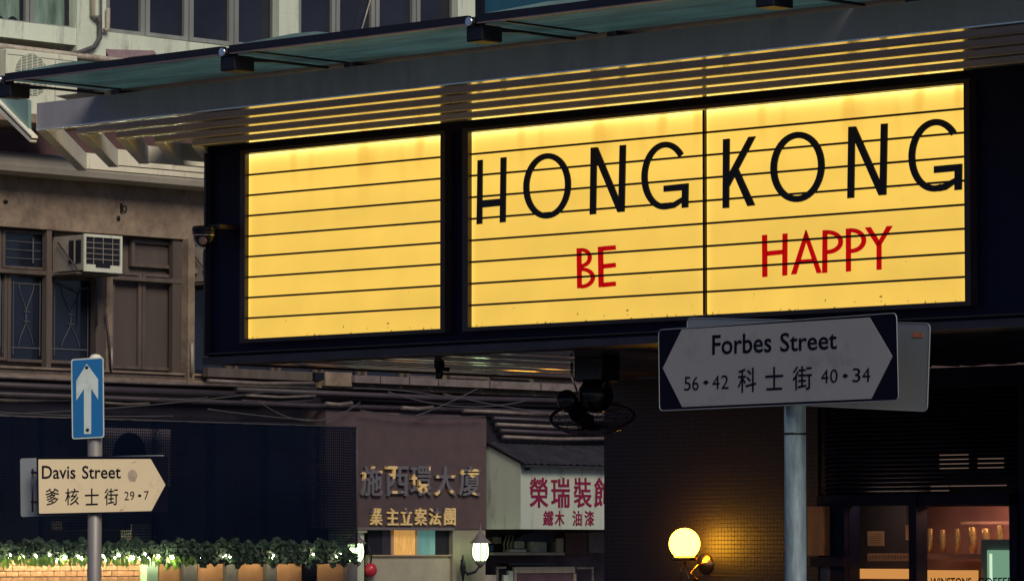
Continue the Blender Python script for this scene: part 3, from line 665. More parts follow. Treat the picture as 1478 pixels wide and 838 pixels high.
MB().tube([g0+V((0,-.05,-gr)), g0+V((0.003,-.05,-gr-.2))], .003, 6).build('pull_cord', M['brass'], gl)

# ================================================================== shop window (right bottom)
YI = YW + .05
sh = thing('shop_window', 'dark framed cafe window with lit interior right of the lamp post', 'shop window', ((xs0+xs1)/2, YW, .14))
zbot = 0.5
def bx(a, b_): return onY(a, 780, YI).x, onY(b_, 780, YI).x
fr = MB()
x1a, x1b = bx(1181, 1204)
def zy(py, y=YI): return onY(1260, py, y).z
fr.box(x1b+.002, bx(1225,1)[0], YW-.01, YW+.2, zbot, zs1); 
xm0, xm1 = bx(1320, 1331); fr.box(xm0, xm1, YW-.03, YW+.12, zbot, zl0); xe0 = bx(1464, 1)[0]; fr.box(xe0, xs1, YW-.02, YW+.14, zbot, zl0)
fo = fr.build('window_frame', M['navy'], sh)
MB().box(x1a+.002, x1b, YW-.10, YW+.1, zy(801), zs1-.002).build('timber_post', M['wood'], sh)
MB().box(x1a-.0, bx(1228,1)[0], YW-.06, YW+.14, zy(817), zy(803)).build('ledge', M['navy'], sh)
MB().box(x1a+.002, bx(1221,1)[0], YW+.02, YW+.1, 0.2, zy(818)).build('timber_post', M['greypost'], sh)
MB().box(bx(1225,1)[0], xm0, YW+.04, YW+.05, zbot, zs1).build('pane', M['shop_glass'], sh)
MB().box(xm1, xe0, YW+.04, YW+.05, zbot, zl0).build('pane', M['shop_glass'], sh)
MB().box(xs0, xs1, YW-.02, YW+.3, 0.14, zbot).build('plinth', M['navy'], sh)
# interior room
rm = MB()
MB().box(xs0-.4, xs1+.4, YW+1.0, YW+1.05, .14, zb).build('room_back_wall', mat('cafe_wall', (0.30,0.15,0.14), .8, 0, .15, 2), sh)
MB().box(xs0-.4, xm0-.45, YW+.5, YW+.55, .14, zb).build('dark_partition', mat('cafe_dark_wall', (0.03,0.025,0.04), .8, 0, .3, 2), sh)
MB().box(xs0-.4, xs1+.4, YW+.3, YW+1.0, zl0+.05, zl0+.1).build('room_ceiling', M['dark'], sh)
MB().box(xs1+.35, xs1+.4, YW+.3, YW+1.0, .14, zl0).build('room_side_wall', M['dark'], sh)
MB().box(xm1, xs1, YW+.14, YW+.2, zl0-.10, zl0-.0).build('window_head', M['dark'], sh)
MB().box(xm1-.3, xs1, YW+.40, YW+.95, onY(1400,806,YW+.5).z, onY(1400,799,YW+.5).z).build('shelf', mat('cafe_shelf', (0.36,0.2,0.18), .6, 0, .2, 4), sh)
MB().box(xm1, bx(1452,1)[0], YW+.58, YW+.62, onY(1400,756,YW+.6).z, onY(1400,752,YW+.6).z).build('rack_rail', mat('cafe_rail', (0.45,0.28,0.22), .5, 0, .1, 4), sh)
# warm ceiling lamp inside the cafe
def onint(px, py, dy=.6): return onY(px, py, YW+dy)
MB().box(xm1+.15, xs1-.2, YW+.45, YW+.6, zl0-.02, zl0+.02).build('strip_light', lamp_mat('cafe_strip_light', (1.0,.55,.36), 18), sh)
MB().box(x1b+.25, xm0-.1, YW+.15, YW+.22, zs1+.05, zs1+.08).build('strip_light', lamp_mat('notice_backlight', (1.0,.66,.42), 11), sh)  # added unseen lamp, lights the paper notices from behind
glassm = bpy.data.materials.new('drinking_glass'); glassm.use_nodes = True
gb = glassm.node_tree.nodes['Principled BSDF']; gb.inputs['Base Color'].default_value = (.85,.6,.25,1); gb.inputs['Roughness'].default_value = .15; gb.inputs['Metallic'].default_value = .5
wn = glassm.node_tree.nodes.new('ShaderNodeTexNoise'); wn.inputs['Scale'].default_value = 35
rr = glassm.node_tree.nodes.new('ShaderNodeValToRGB'); rr.color_ramp.elements[0].color = (.10,.05,.03,1); rr.color_ramp.elements[1].color = (1,.75,.3,1); rr.color_ramp.elements[0].position=.42; rr.color_ramp.elements[1].position=.56
glassm.node_tree.links.new(wn.outputs['Fac'], rr.inputs[0]); glassm.node_tree.links.new(rr.outputs[0], gb.inputs['Base Color'])
gd = ['leftmost of the hanging amber glasses in the cafe window', 'second hanging amber glass from the window mullion', 'slim amber glass in the middle of the hanging row', 'tall wide amber glass right of the middle of the hanging row', 'wide amber glass hanging near the mint lit display', 'rightmost hanging amber glass, above the mint lit display']
for k, (px, wpx, yt, yb2) in enumerate(((1343,8,762,796),(1361,9,764,796),(1382,9,762,797),(1404,13,760,797),(1423,13,762,790),(1444,9,758,792))):
    c = onint(px, yt); cb_ = onint(px, yb2); r = wpx/2/158*1.0; h = c.z-cb_.z
    m = MB().lathe([(.001, .0), (r*.8, 0), (r*1.0, h*.35), (r*.86, h*.98), (r*.80, h), (r*.70, h*.98)], cb_, n=16)
    tag(m.build('drinking_glass', glassm), gd[k], 'glass', 'glasses hanging in the cafe window')
# paper notes and printed strip on the dark pane
def note(px0, py0, px1, py1, lab, cat, mt='paper', dy=.075, nm='paper_notice'):
    a = onY(px0, py0, YW+dy); b = onY(px1, py1, YW+dy)
    return a, b, tag(MB().box(a.x, b.x, YW+dy, YW+dy+.004, b.z, a.z).build(nm, M[mt]), lab, cat)
for (q, lab) in (((1252,766,1276,787), 'square cream paper notice on the dark cafe pane'), ((1307,757,1319.5,779), 'cream paper notice cut off by the thick window mullion')):
    a, b, o = note(*q, lab, 'notice')
    ln = MB()
    for k in range(5):
        zz = a.z - (a.z-b.z)*(.18+.15*k); mx_ = (b.x-a.x)*random.uniform(.12,.25); ln.box(a.x+mx_, b.x-mx_, YW+.072, YW+.0735, zz-.003, zz+.002)
    lo = ln.build('printed_lines', M['stain']); lo.location = -V(o.location); lo.parent = o; lo.location = -V(o.location)
a, b, o = note(1252, 798, 1319.5, 809, 'narrow printed paper strip below the notices in the cafe window', 'notice')
lo = MB()
for k in range(14):
    xx = a.x + (b.x-a.x)*(.04+k*.067); lo.box(xx, xx+.018, YW+.072, YW+.0735, b.z+.012+random.uniform(0,.012), a.z-.012-random.uniform(0,.012))
lo = lo.build('printed_lines', M['stain']); lo.parent = o; lo.location = -V(o.location)
# lit orange boards
a = onY(1230, 820, YW+.3); b = onY(1320, 820, YW+.3)
ob = thing('menu_board', 'glowing orange framed board low in the left cafe pane', 'menu board', ((a.x+b.x)/2, YW+.3, a.z-.5))
MB().box(a.x, b.x+.1, YW+.3, YW+.34, a.z-.5, a.z).build('board', M['amber_light'], ob)
MB().box(a.x+.05, b.x+.1, YW+.285, YW+.299, a.z-.5, a.z-.085).build('inner_panel', M['wood'], ob)
a = onY(1331, 822, YW+.3); b = onY(1408, 822, YW+.3)
tag(MB().box(a.x-.03, b.x, YW+.3, YW+.34, a.z-.5, a.z).build('menu_board', M['amber_light']), 'plain glowing orange board behind the shop name in the right cafe pane', 'menu board')
a = onY(1424, 783, YW+.35); b = onY(1462, 790, YW+.35)
fd = thing('display_fridge', 'mint glowing display fridge at the right edge of the cafe window', 'fridge', (a.x, YW+.35, a.z-.9))
MB().box(a.x-.06, b.x+.2, YW+.35, YW+.9, a.z-.9, a.z+.03).build('body', mat('fridge_body', (.30,.42,.36), .4, 0, .1, 3), fd)
MB().box(a.x+.02, b.x+.2, YW+.33, YW+.349, a.z-.9, a.z-.06).build('lit_door', M['mint_light'], fd)
MB().box(a.x+.05, a.x+.075, YW+.322, YW+.329, a.z-.9, a.z-.09).build('door_highlight', lamp_mat('fridge_highlight', (.75,1.0,.72), 1.1), fd)  # bright vertical highlight on the door, put in as a glowing strip
# shop name on the glass
tx = MB()
add_text(tx, 'WINSTONS', onY(1343, 846, YW+.037), onY(1402, 846, YW+.037), onY(1343, 833, YW+.037), bold=.02)
t2 = MB(); add_text(t2, 'COFFEE', onY(1411, 846, YW+.037), onY(1461, 845.5, YW+.037), onY(1411, 833, YW+.037), bold=.01)
tx.build('lettering', M['sign_black'], sh); t2.build('lettering', M['sign_black'], sh)

# ================================================================== sign posts
def plate_frame(px, py, D, yaw):
    """vertical plane through the point seen at px,py at forward distance D; yaw = angle of plate direction to camera right"""
    d = ray(px, py); fwd = V((-math.sin(YAW), math.cos(YAW), 0)); t = D/d.dot(fwd); c = CAM + d*t
    right = V((math.cos(YAW), math.sin(YAW), 0))
    u = right*math.cos(yaw) - fwd*math.sin(yaw); n = V((u.y, -u.x, 0))
    if n.dot(CAM - c) < 0: n = -n
    return c, u, n
def rounded(pts, r, seg=5):
    out = []; n = len(pts)
    for i in range(n):
        p0, p, p1 = pts[i-1], pts[i], pts[(i+1) % n]
        a = (V(p0)-V(p)).normalized()*r; b = (V(p1)-V(p)).normalized()*r
        for k in range(seg+1):
            t = k/seg; q = V(p) + a*(1-t)**2 + b*t**2; out.append(q)
    return out
# ---- Forbes
fc, fu, fnm = plate_frame(1147, 523, 15.0, math.radians(54.5))
fc0 = fc + fnm*.055
def F(px, py, off=0.0): return onP(px, py, fc0 + fnm*off, fnm)
fp = thing('street_sign', 'dim grey Forbes Street sign on a galvanised steel post in front of the shopfront', 'street sign', (fc.x, fc.y, 0))
MB().tube([(fc.x, fc.y, 0), (fc.x, fc.y, fc.z+.14)], .0395, 24).build('pole', M['steel'], fp)
pl = MB().prism(rounded([F(950.5,476), F(1294,451.5), F(1297,577.5), F(952,592.5)], .022), -fnm*.004).build('name_plate', M['sign_black'], fp)
rim = rounded([F(950.5,476,.0), F(1294,451.5,.0), F(1297,577.5,.0), F(952,592.5,.0)], .022)
MB().tube(rim + [rim[0], rim[1]], .0022, 6, cap=False).build('plate_rim', M['sign_back'], pl)
MB().prism([F(x,y,.0012) for x,y in ((984,475),(1255,457.8),(1288,514),(1257.5,575),(984.5,587),(956.5,531))], -fnm*.001).build('white_field', M['sign_white'], pl)
o_ = .0022
def PT(parent, txt, bl, br, tl, bold=0):
    if txt.isdigit() and len(txt) == 2:
        PT(parent, txt[0], bl, bl+(br-bl)*.45, tl, bold); PT(parent, txt[1], bl+(br-bl)*.55, br, tl+(br-bl)*.55, bold); return
    m = MB(); add_text(m, txt, bl, br, tl, bold=bold); return m.build('lettering' if len(txt) > 1 else 'character', M['sign_black'], parent)
PT(pl, 'Forbes', F(1028,512,o_), F(1113.5,508,o_), F(1028,483.5,o_), bold=.012); PT(pl, 'Street', F(1126,507.6,o_), F(1208,503.5,o_), F(1126,480.3,o_), bold=.012)
PT(pl, '56', F(987.5,563.5,o_), F(1008.5,562.8,o_), F(987.5,543.5,o_)); PT(pl, '42', F(1028,561.3,o_), F(1051.5,560.6,o_), F(1028,541.5,o_))
PT(pl, '40', F(1185,553,o_), F(1209,552,o_), F(1185,533.2,o_)); PT(pl, '34', F(1230.5,551.2,o_), F(1256,550.4,o_), F(1230.5,531,o_))
for cx_, cy_ in ((1018.8,551.5),(1220,542)): MB().prism([F(cx_-4.5,cy_,o_), F(cx_,cy_-3.5,o_), F(cx_+4.5,cy_,o_), F(cx_,cy_+3.5,o_)], -fnm*.0005).build('diamond_mark', M['sign_black'], pl)
for ch, x_, yb_, yt_, w_ in (('科',1065,566.5,531.5,26.5),('士',1104.5,563.2,529.5,26),('街',1144,563,528.5,28)):
    PT(pl, ch, F(x_,yb_,o_), F(x_+w_,yb_-1.3,o_), F(x_,yt_,o_), bold=.006)
rc_, ru, rn = plate_frame(1147, 526, 15.0, math.radians(50)); rc_ = rc_ - rn*.075
def F2(px, py, off=0): return onP(px, py, rc_ + rn*off, rn)
rp = MB().prism(rounded([F2(992,458.5), F2(1342.5,466.5), F2(1338,593.5), F2(990,577)], .022), -rn*.004).build('rear_plate', M['sign_back'], fp)
sk = MB(); sk.prism([F2(1317,479.5,.0015), F2(1332,479.3,.0015), F2(1331.8,486.5,.0015), F2(1317,486.8,.0015)], -rn*.001); sk.build('sticker', M['sticker'], rp)
rim = rounded([F2(992,458.5), F2(1342.5,466.5), F2(1338,593.5), F2(990,577)], .022); MB().tube(rim+rim[:2], .002, 6, cap=False).build('plate_rim', M['sign_back'], rp)
for zz in (-.10, .08): MB().lathe([(.043,-.015),(.048,-.015),(.048,.015),(.043,.015)], (fc.x, fc.y, fc.z+zz), n=24).build('clamp_band', M['chrome'], fp)
MB().lathe([(.0400,-.004),(.0408,-.002),(.0408,.002),(.0400,.004)], (fc.x, fc.y, fc.z-.257), n=24).build('pole_joint', M['bolt'], fp)

# ---- Davis
dc, du, dn_ = plate_frame(137, 700, 21.2, math.radians(6))
dc0 = dc + dn_*.05
def D_(px, py, off=0.0): return onP(px, py, dc0 + dn_*off, dn_)
dp = thing('street_sign', 'cream Davis Street sign below a blue one way arrow on a thin post', 'street sign', (dc.x, dc.y, 0))
top = onP(136, 519, dc, dn_)
MB().tube([(dc.x, dc.y, 0), (dc.x, dc.y, top.z)], .036, 24).build('pole', M['pole'], dp)
MB().lathe([(.001,.03),(.02,.026),(.034,.012),(.038,0),(.038,-.02)], (dc.x, dc.y, top.z), n=20).build('pole_cap', M['white_paint'], dp)
cor = ((52.5,658.5),(242.5,657.5),(241.5,738),(54.5,743.5))
pl = MB().prism(rounded([D_(*c) for c in cor], .014), -dn_*.004).build('name_plate', M['sign_black'], dp)
MB().prism(rounded([D_(x,y,.0014) for x,y in ((55.3,662.3),(217.5,661.8),(238.8,699),(218.6,736.8),(56.3,740.6))], .004, 2), -dn_*.001).build('cream_field', M['sign_cream'], pl)
o_ = .0026
PT(pl, 'Davis', D_(60.5,690.6,o_), D_(109,690.4,o_), D_(60.5,671.5,o_), bold=.012); PT(pl, 'Street', D_(118.5,690.5,o_), D_(174.5,690,o_), D_(118.5,671.6,o_), bold=.012)
for ch, x_ in (('爹',65.5),('核',94),('士',122.5),('街',150.5)): PT(pl, ch, D_(x_,728.8,o_), D_(x_+20,728.2,o_), D_(x_,704.5,o_), bold=.006)
PT(pl, '29', D_(179.5,721.3,o_), D_(194,721,o_), D_(179.5,708.8,o_)); PT(pl, '7', D_(208,720.7,o_), D_(214.7,720.5,o_), D_(208,708.2,o_))
MB().prism([D_(198.5,714.8,o_), D_(201.6,712.3,o_), D_(204.7,714.8,o_), D_(201.6,717.3,o_)], -dn_*.0005).build('diamond_mark', M['sign_black'], pl)
c = (191, 686.5)
for pts in ([D_(c[0]+7*math.cos(a)*random.uniform(.85,1.1), c[1]+9*math.sin(a)*random.uniform(.85,1.1), .0021) for a in [2*math.pi*k/14 for k in range(14)]],
            [D_(189,668,.0021), D_(194,666,.0021), D_(198,665.6,.0021), D_(194,667.2,.0021)], [D_(172,736,.0021), D_(176,733.4,.0021), D_(179,734.6,.0021), D_(174,737,.0021)]):
    MB().prism(pts, -dn_*.0004).build('stain', M['stain'], pl)
rc2, ru2, rn2 = plate_frame(137, 702, 21.2, math.radians(4)); rc2 = rc2 - rn2*.06
def D2(px, py, off=0): return onP(px, py, rc2 + rn2*off, rn2)
q = [D2(29,661), D2(238,656), D2(236,737), D2(30,745.5)]
rp = MB().prism(rounded(q, .014), -rn2*.004).build('rear_plate', M['sign_back'], dp)
MB().tube([D_(45,681,-.02), D_(58,682,-.02)], .006, 8).tube([D_(45,724,-.02), D_(58,724,-.02)], .006, 8).tube([D_(47,676,-.02), D_(47,738,-.02)], .005, 8).build('bracket', M['bar'], dp)
fr_ = ((102.5,518),(149.5,515),(150.5,631),(104,633.5))
ow = MB().prism(rounded([D_(x,y,.002) for x,y in fr_], .014), -dn_*.004).build('one_way_sign', M['arrow_white'], dp)
ins = ((104.3,519.8),(147.8,517),(148.8,629.2),(105.7,631.6))
MB().prism(rounded([D_(x,y,.0035) for x,y in ins], .010), -dn_*.001).build('blue_field', M['blue'], ow)
ar = [(125.2,524.6),(141.6,547),(141.6,576),(131.6,560.5),(131.6,625.6),(121.2,626),(121,561),(110.2,577.5),(110,549)]
MB().prism([D_(x,y,.0048) for x,y in ar], -dn_*.001).build('arrow', M['arrow_white'], ow)
for (x_, y_) in ((125.4,530),(126.4,620)): MB().lathe([(.009,0),(.008,.003),(.001,.004)], D_(x_,y_,.005), axis=dn_, n=10).build('screw', M['bolt'], ow)

# ================================================================== apartment building across the side street
ab = thing('apartment_building', 'weathered beige apartment block with old windows across the side street', 'building', (XF, 22, 0))
XB = XF + .30                                          # main render face
def Yx(px, x=XB, py=400): return onX(px, py, x).y
def rect(px0, yt, yb, px1, x):
    a = onX(px0, yt, x); b = onX(px0, yb, x); c = onX(px1, yb, x); return a.y, c.y, b.z, a.z
def fbox(m, px0, yt, yb, px1, x, d): 
    y0, y1, z0, z1 = rect(px0, yt, yb, px1, x); m.box(x-d, x, y0, y1, z0, z1); return m
ya, yb2 = Yx(-220), Yx(1100)
zz = lambda py, px=0, x=XB: onX(px, py, x).z
# main walls, stacked without shared faces
Zrec_t = zz(53); Zcor_t = zz(217); Zcor_b = zz(252); Zw_b = zz(326); Zsill = zz(520); Zledge = zz(545)
MB().box(XF-6, XF-.0, -10, 60, 0.13, 14).build('core_wall', M['brown_recess'], ab)
MB().box(XF+.002, XB+.45, ya, yb2, zz(53, 0, XB+.45), zz(28, 0, XB+.45)).build('upper_band', M['upper_wall'], ab)
XU = XB + .45
# cornice: rounded moulding
prof = [(0,0),(.22,0),(.26,.02),(.27,.10),(.24,.2),(.16,.28),(.05,.33),(0,.34)]
hC = Zcor_t - Zcor_b
MB().prism([(XB + p*1.6, ya, Zcor_b + q*hC/.34) for p, q in prof], (0, yb2-ya, 0)).build('cornice', M['cornice'], ab)
MB().box(XF+.002, XB, ya, yb2, Zw_b, Zcor_t).build('beige_wall', M['beige_wall'], ab)
MB().box(XF+.002, XB+.02, ya, yb2, zz(542), zz(527)).build('sill_ledge', M['old_frame'], ab)
MB().box(XB+.02, XB+.07, ya, yb2, zz(541.5), zz(538)).build('ledge_moulding', M['beige_wall'], ab)
MB().box(XB+.02, XB+.05, ya, yb2, zz(530.5), zz(527.5)).build('ledge_moulding', M['beige_wall'], ab)
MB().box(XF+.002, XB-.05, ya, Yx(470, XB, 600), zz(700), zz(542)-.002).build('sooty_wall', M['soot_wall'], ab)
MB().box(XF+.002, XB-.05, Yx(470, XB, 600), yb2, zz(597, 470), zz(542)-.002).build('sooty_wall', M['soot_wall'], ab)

def window(px0, yt, yb, px1, x, fw=4.0, fm='old_frame', pm='pane', grille=0, mull=(), tr=(), d=.06, name='window'):
    y0, y1, z0, z1 = rect(px0, yt, yb, px1, x); s = (y1-y0)/(px1-px0)*fw; m = MB()
    m.box(x-d, x, y0, y0+s, z0, z1).box(x-d, x, y1-s, y1, z0, z1).box(x-d, x, y0+s, y1-s, z0, z0+s*.7).box(x-d, x, y0+s, y1-s, z1-s*.7, z1)
    for t_ in mull: yy = y0 + (y1-y0)*t_; m.box(x-d, x+.004, yy-s*.4, yy+s*.4, z0+s*.7, z1-s*.7)
    for t_ in tr: z_ = z0+(z1-z0)*t_; m.box(x-d, x+.002, y0+s, y1-s, z_-s*.4, z_+s*.4)
    w_ = m.build(name, M[fm], ab)
    MB().box(x-d-.01, x-d+.01, y0+s*.5, y1-s*.5, z0+s*.3, z1-s*.3).build('pane', M[pm], w_)
    if grille:
        g = MB(); xg_ = x-d+.016; r = .008
        ya_, yb_ = y0+s+.04, y1-s-.04; za_, zb_ = z0+s+.04, z1-s-.04
        if grille == 1:
            for z_ in (zb_-.05, za_+.1): g.box(xg_, xg_+.01, ya_, yb_, z_-r, z_+r)
            for y_ in (ya_+.02, yb_-.02): g.box(xg_+.0105, xg_+.018, y_-r*.7, y_+r*.7, za_, zb_)
            n = 12
            for sgn in (-1, 1):
                pts = [V((xg_+.005, (ya_+yb_)/2 + sgn*(yb_-ya_)*(.12+.14*math.cos(2*math.pi*k/n)), za_+.1 + (zb_-za_-.15)*k/n)) for k in range(n+1)]
                g.tube(pts, .006, 4)
            for z_ in (.45, .58): g.box(xg_+.012, xg_+.02, (ya_*.6+yb_*.4), (ya_*.4+yb_*.6), za_+(zb_-za_)*z_-.006, za_+(zb_-za_)*z_+.006)
        else:
            for k in range(3): z_ = za_ + (zb_-za_)*(k+.5)/3; g.box(xg_, xg_+.01, ya_, yb_, z_-r*.6, z_+r*.6)
            g.box(xg_+.011, xg_+.02, yb_-.15, yb_-.13, za_, zb_)
        stuffpart(g.build('grille', M['grille'], w_))
    return w_
XWn = XB - .12
# wall recess panel behind the windows
MB().box(XF+.002, XWn-.08, ya, yb2, zz(527), Zw_b).build('window_recess', M['old_frame'], ab)
window(-62, 326, 385, 2, XWn, 3); window(4, 331, 386, 68, XWn, 4, grille=2)
for a, b_ in ((-60,-6),(-3,10)): window(a, 390, 519, b_, XWn, 4, grille=1)
window(12, 392, 521, 68.5, XWn, 4.5, grille=1); window(71, 397, 523.5, 138, XWn, 5, grille=1)
window(78, 336, 386, 132, XWn-.02, 3, fm='board')
MB().box(XWn, XB-.02, Yx(68.8), Yx(76), zz(527), Zw_b).build('mullion_post', M['old_frame'], ab)
MB().box(XWn, XB-.03, Yx(-80), Yx(270), zz(392.5), zz(386.5)).build('transom_rail', M['old_frame'], ab)
MB().box(XWn, XB+.03, Yx(152), Yx(161), zz(527), zz(352)).build('wall_post', M['beige_wall'], ab)
MB().box(XWn, XB-.0, Yx(139), Yx(151.5), zz(527), zz(386)).build('wall_panel', M['board'], ab)
window(190, 345, 384, 251, XWn, 5, pm='board', fm='old_frame')
window(161.5, 391, 531, 204, XWn, 4.5, pm='board'); window(206, 394, 533, 251, XWn, 4.5, pm='board')
MB().box(XWn, XB-.04, Yx(252), Yx(265), zz(527), Zw_b).build('wall_panel', M['board'], ab)
MB().box(XWn, XB+.10, Yx(265), Yx(274.5), zz(541), Zw_b).build('wall_post', M['beige_wall'], ab)
window(276, 398, 545, 330, XWn, 2.5); window(276, 340, 388, 330, XWn, 3, pm='board')
MB().box(XB, XB+.09, Yx(274), Yx(335), zz(395,275), zz(388,275)).build('bracket_shelf', M['beige_wall'], ab)
for a in range(340, 1000, 62): window(a, 350+(a-340)*.07, 545, a+56, XWn, 4)
# upper storey windows
def uwin(a, b_, yb_, **k): return window(a, -95, yb_, b_, XU-.10, k.pop('fw', 5), fm=k.pop('fm','alu'), pm=k.pop('pm','pane2'), **k)
MB().box(XF+.002, XU-.2, ya, yb2, zz(28,0,XU)+.002, zz(-200)).build('upper_back_wall', M['dark'], ab)
w1 = uwin(-60, 42, 24); w2 = uwin(44.5, 109, 36)
for (a, b_, w_) in ((-40, 38, w1), (52, 103, w2)):
    m = MB(); n = 26; y0_, y1_ = Yx(a, XU, 0), Yx(b_, XU, 0); vs = []; fs = []
    zt, zb_ = zz(-90,0,XU), zz(22 if a < 0 else 31, 0, XU)
    for k in range(n+1):
        x_ = XU-.143 + .006*math.sin(k*1.1) ; y_ = y0_+(y1_-y0_)*k/n
        vs += [(x_, y_, zb_+.03*math.sin(k*.9)), (x_, y_+.02*math.sin(k*.7), zt)]
    fs = [(2*k, 2*k+2, 2*k+3, 2*k+1) for k in range(n)]
    m.add(vs, fs, True); m.build('curtain', M['curtain'], w_)
MB().box(XU-.2, XU+.02, Yx(110, XU, 0), Yx(152, XU, 0), zz(53,0,XU)-.25, zz(-200)).build('wall_pier', M['upper_wall'], ab)
for a, b_, y_ in ((153,209,46),(211,272,52),(274,337,59),(339,399,66)): uwin(a, b_, y_, fw=6)
MB().box(XU-.2, XU+.03, Yx(401, XU, 0), Yx(429, XU, 0), zz(28,0,XU)+.001, zz(-200)).build('wall_pier', M['upper_wall'], ab)
for a, b_, y_ in ((430,484,74),(486,541,80),(543,600,86),(602,657,92)): uwin(a, b_, y_, fw=5)
MB().box(XU-.2, XU+.03, Yx(659, XU, 0), Yx(700, XU, 0), zz(28,0,XU)+.001, zz(-200)).build('wall_pier', M['upper_wall'], ab)
p_, q_ = onX(520, 50, XU-.04), onX(537, -8, XU-.04)
tag(MB().tube([p_, q_], .012, 6).build('pole', M['pipe']), 'thin pole leaning diagonally behind the upper windows above the canopy', 'pole')
# small hook and screws on beige wall
h0 = onX(180, 301, XB+.03)
hk = thing('wall_hook', 'small rusty ring hook on the beige wall', 'hook', h0)
MB().torus(h0, .04, .009, V((1,0,0)), 16, 6).build('ring', M['bolt'], hk); MB().box(XB, XB+.03, h0.y-.06, h0.y-.035, h0.z-.06, h0.z+.07).build('plate', M['bolt'], hk)
h1 = onX(171, 315, XB+.01); h2 = onX(8, 291, XB+.01)
tag(MB().sphere(h1, .035, 10, 6, (.4,1,1.1)).build('wall_bolt', M['bolt']), 'rusty bolt stub just below the ring hook', 'bolt')
tag(MB().sphere(h2, .035, 10, 6, (.4,1.2,.8)).build('wall_bolt', M['bolt']), 'rusty bolt stub at the far left of the beige wall', 'bolt')

# broken flap of brown sheet under the upper band
tag(MB().prism([onX(152, 71, XU+.02), onX(222, 73, XU+.02), onX(226, 78, XU+.02), onX(190, 82, XU+.02), onX(160, 88, XU+.02)], (-.02,0,0)).build('rusty_sheet', M['copper']), 'torn rusty metal sheet under the upper windows, above the glass canopy', 'metal sheet')

# AC units -----------------------------------------------------------
XA = XB + .95
a, b_ = onX(9, 70, XA), onX(112, 84, XA)
y0, y1 = a.y, b_.y; z1 = a.z; z0 = z1 - .85
ac = thing('air_conditioner', 'cream outdoor air conditioner with round fan grille behind the glass canopy corner', 'air conditioner', ((XA), (y0+y1)/2, z0))
MB().box(XA-.42, XA, y0, y1, z0, z1).build('body', M['ac_white'], ac, bevel=.012)
cy_, cz_ = onX(45.5, 108, XA).y, onX(45.5, 108, XA).z; R_ = .285
MB().lathe([(R_, .0), (R_*.98, .004), (.001, .004)], (XA+.001, cy_, cz_), axis=V((1,0,0)), n=32).build('fan_opening', mat('fan_dark', (.10,.14,.13), .7), ac)
g = MB()
for k in range(-13, 14):
    zq = k*R_/14; hw = math.sqrt(max(0, R_*R_-zq*zq)); g.box(XA+.007, XA+.013, cy_-hw, cy_+hw, cz_+zq-.0045, cz_+zq+.0045)
for k in (-2,-1,0,1,2): yq = k*R_/3; hw = math.sqrt(R_*R_-yq*yq); g.box(XA+.0135, XA+.017, cy_+yq-.006, cy_+yq+.006, cz_-hw, cz_+hw)
stuffpart(g.build('grille', M['ac_white'], ac))
MB().box(XA, XA+.006, y0+.02, y1-.02, z1-.075, z1-.07).box(XA, XA+.006, y1-.40, y1-.395, z0+.05, z1-.09).build('panel_seam', M['greypost'], ac)
MB().lathe([(.045,0),(.04,.004),(.001,.004)], (XA+.002, onX(95,97,XA).y, onX(95,97,XA).z), axis=V((1,0,0)), n=16).build('badge', M['cloth_blue'], ac)
MB().box(XB, XA+.05, y0-.3, y1+.3, z0-.12, z0-.003).build('shelf_slab', M['beige_wall'], ab)
# window AC
XAw = XB + .55
def wac(px0, px1, yt, yb, lab, full=True):
    a = onX(px0, yt, XAw); b = onX(px1, yb, XAw); z1 = a.z; z0 = onX(px0, yb, XAw).z; y0, y1 = a.y, b.y
    t_ = thing('air_conditioner', lab, 'air conditioner', (XAw, (y0+y1)/2, z0))
    MB().box(XWn-.02, XAw-.03, y0+.01, y1-.01, z0+.02, z1-.01).build('body', M['ac_grey'], t_)
    fr = .055
    MB().box(XAw-.03, XAw, y0, y0+fr*.6, z0, z1).box(XAw-.03, XAw, y1-fr*.6, y1, z0, z1).box(XAw-.03, XAw, y0+fr*.6, y1-fr*.6, z0, z0+fr*1.8).box(XAw-.03, XAw, y0+fr*.6, y1-fr*.6, z1-fr*.7, z1).build('front_frame', M['ac_white'], t_)
    MB().box(XAw-.03, XAw-.02, y0+fr*.6, y1-fr*.6, z0+fr*1.8, z1-fr*.7).build('coil', M['dark'], t_)
    gm = MB()
    for k in range(1, 5): zq = z0+fr*1.8+(z1-z0-fr*2.5)*k/5; gm.box(XAw-.015, XAw-.009, y0+fr*.6, y1-fr*.6, zq-.004, zq+.004)
    for k in range(1, 4): yq = y0+(y1-y0)*k/4; gm.box(XAw-.008, XAw-.003, yq-.004, yq+.004, z0+fr*1.8, z1-fr*.7)
    stuffpart(gm.build('grille', M['pipe'], t_))
    MB().box(XAw-.002, XAw+.006, (y0+y1)/2-.14, (y0+y1)/2+.12, z0+.06, z0+.12).build('drip_slot', M['dark'], t_)
    # side vent (faces -Y) and prop
    xa_, xb_ = XB+.22, XAw-.08
    MB().box(xa_, xb_, y0-.001, y0+.011, z0+.12, z1-.08).build('side_vent', M['dark'], t_)
    MB().box((xa_+xb_)/2-.012, (xa_+xb_)/2+.012, y0-.008, y0-.002, z0+.12, z1-.08).build('vent_bar', M['ac_grey'], t_)
    MB().tube([(XB+.02, y0-.03, z1-.1), (XAw-.12, y0-.03, z0+.03)], .012, 6).build('prop', M['dark_pipe'], t_)
    MB().box(XWn, XAw-.1, y0-.06, y1+.03, z0-.035, z0-.003).build('tray', M['old_frame'], t_)
    return t_
wac(122, 176.5, 337, 391, 'cream window air conditioner with square grille under the beige wall')
wac(316, 372, 352, 406, 'window air conditioner mostly hidden behind the left end of the marquee')
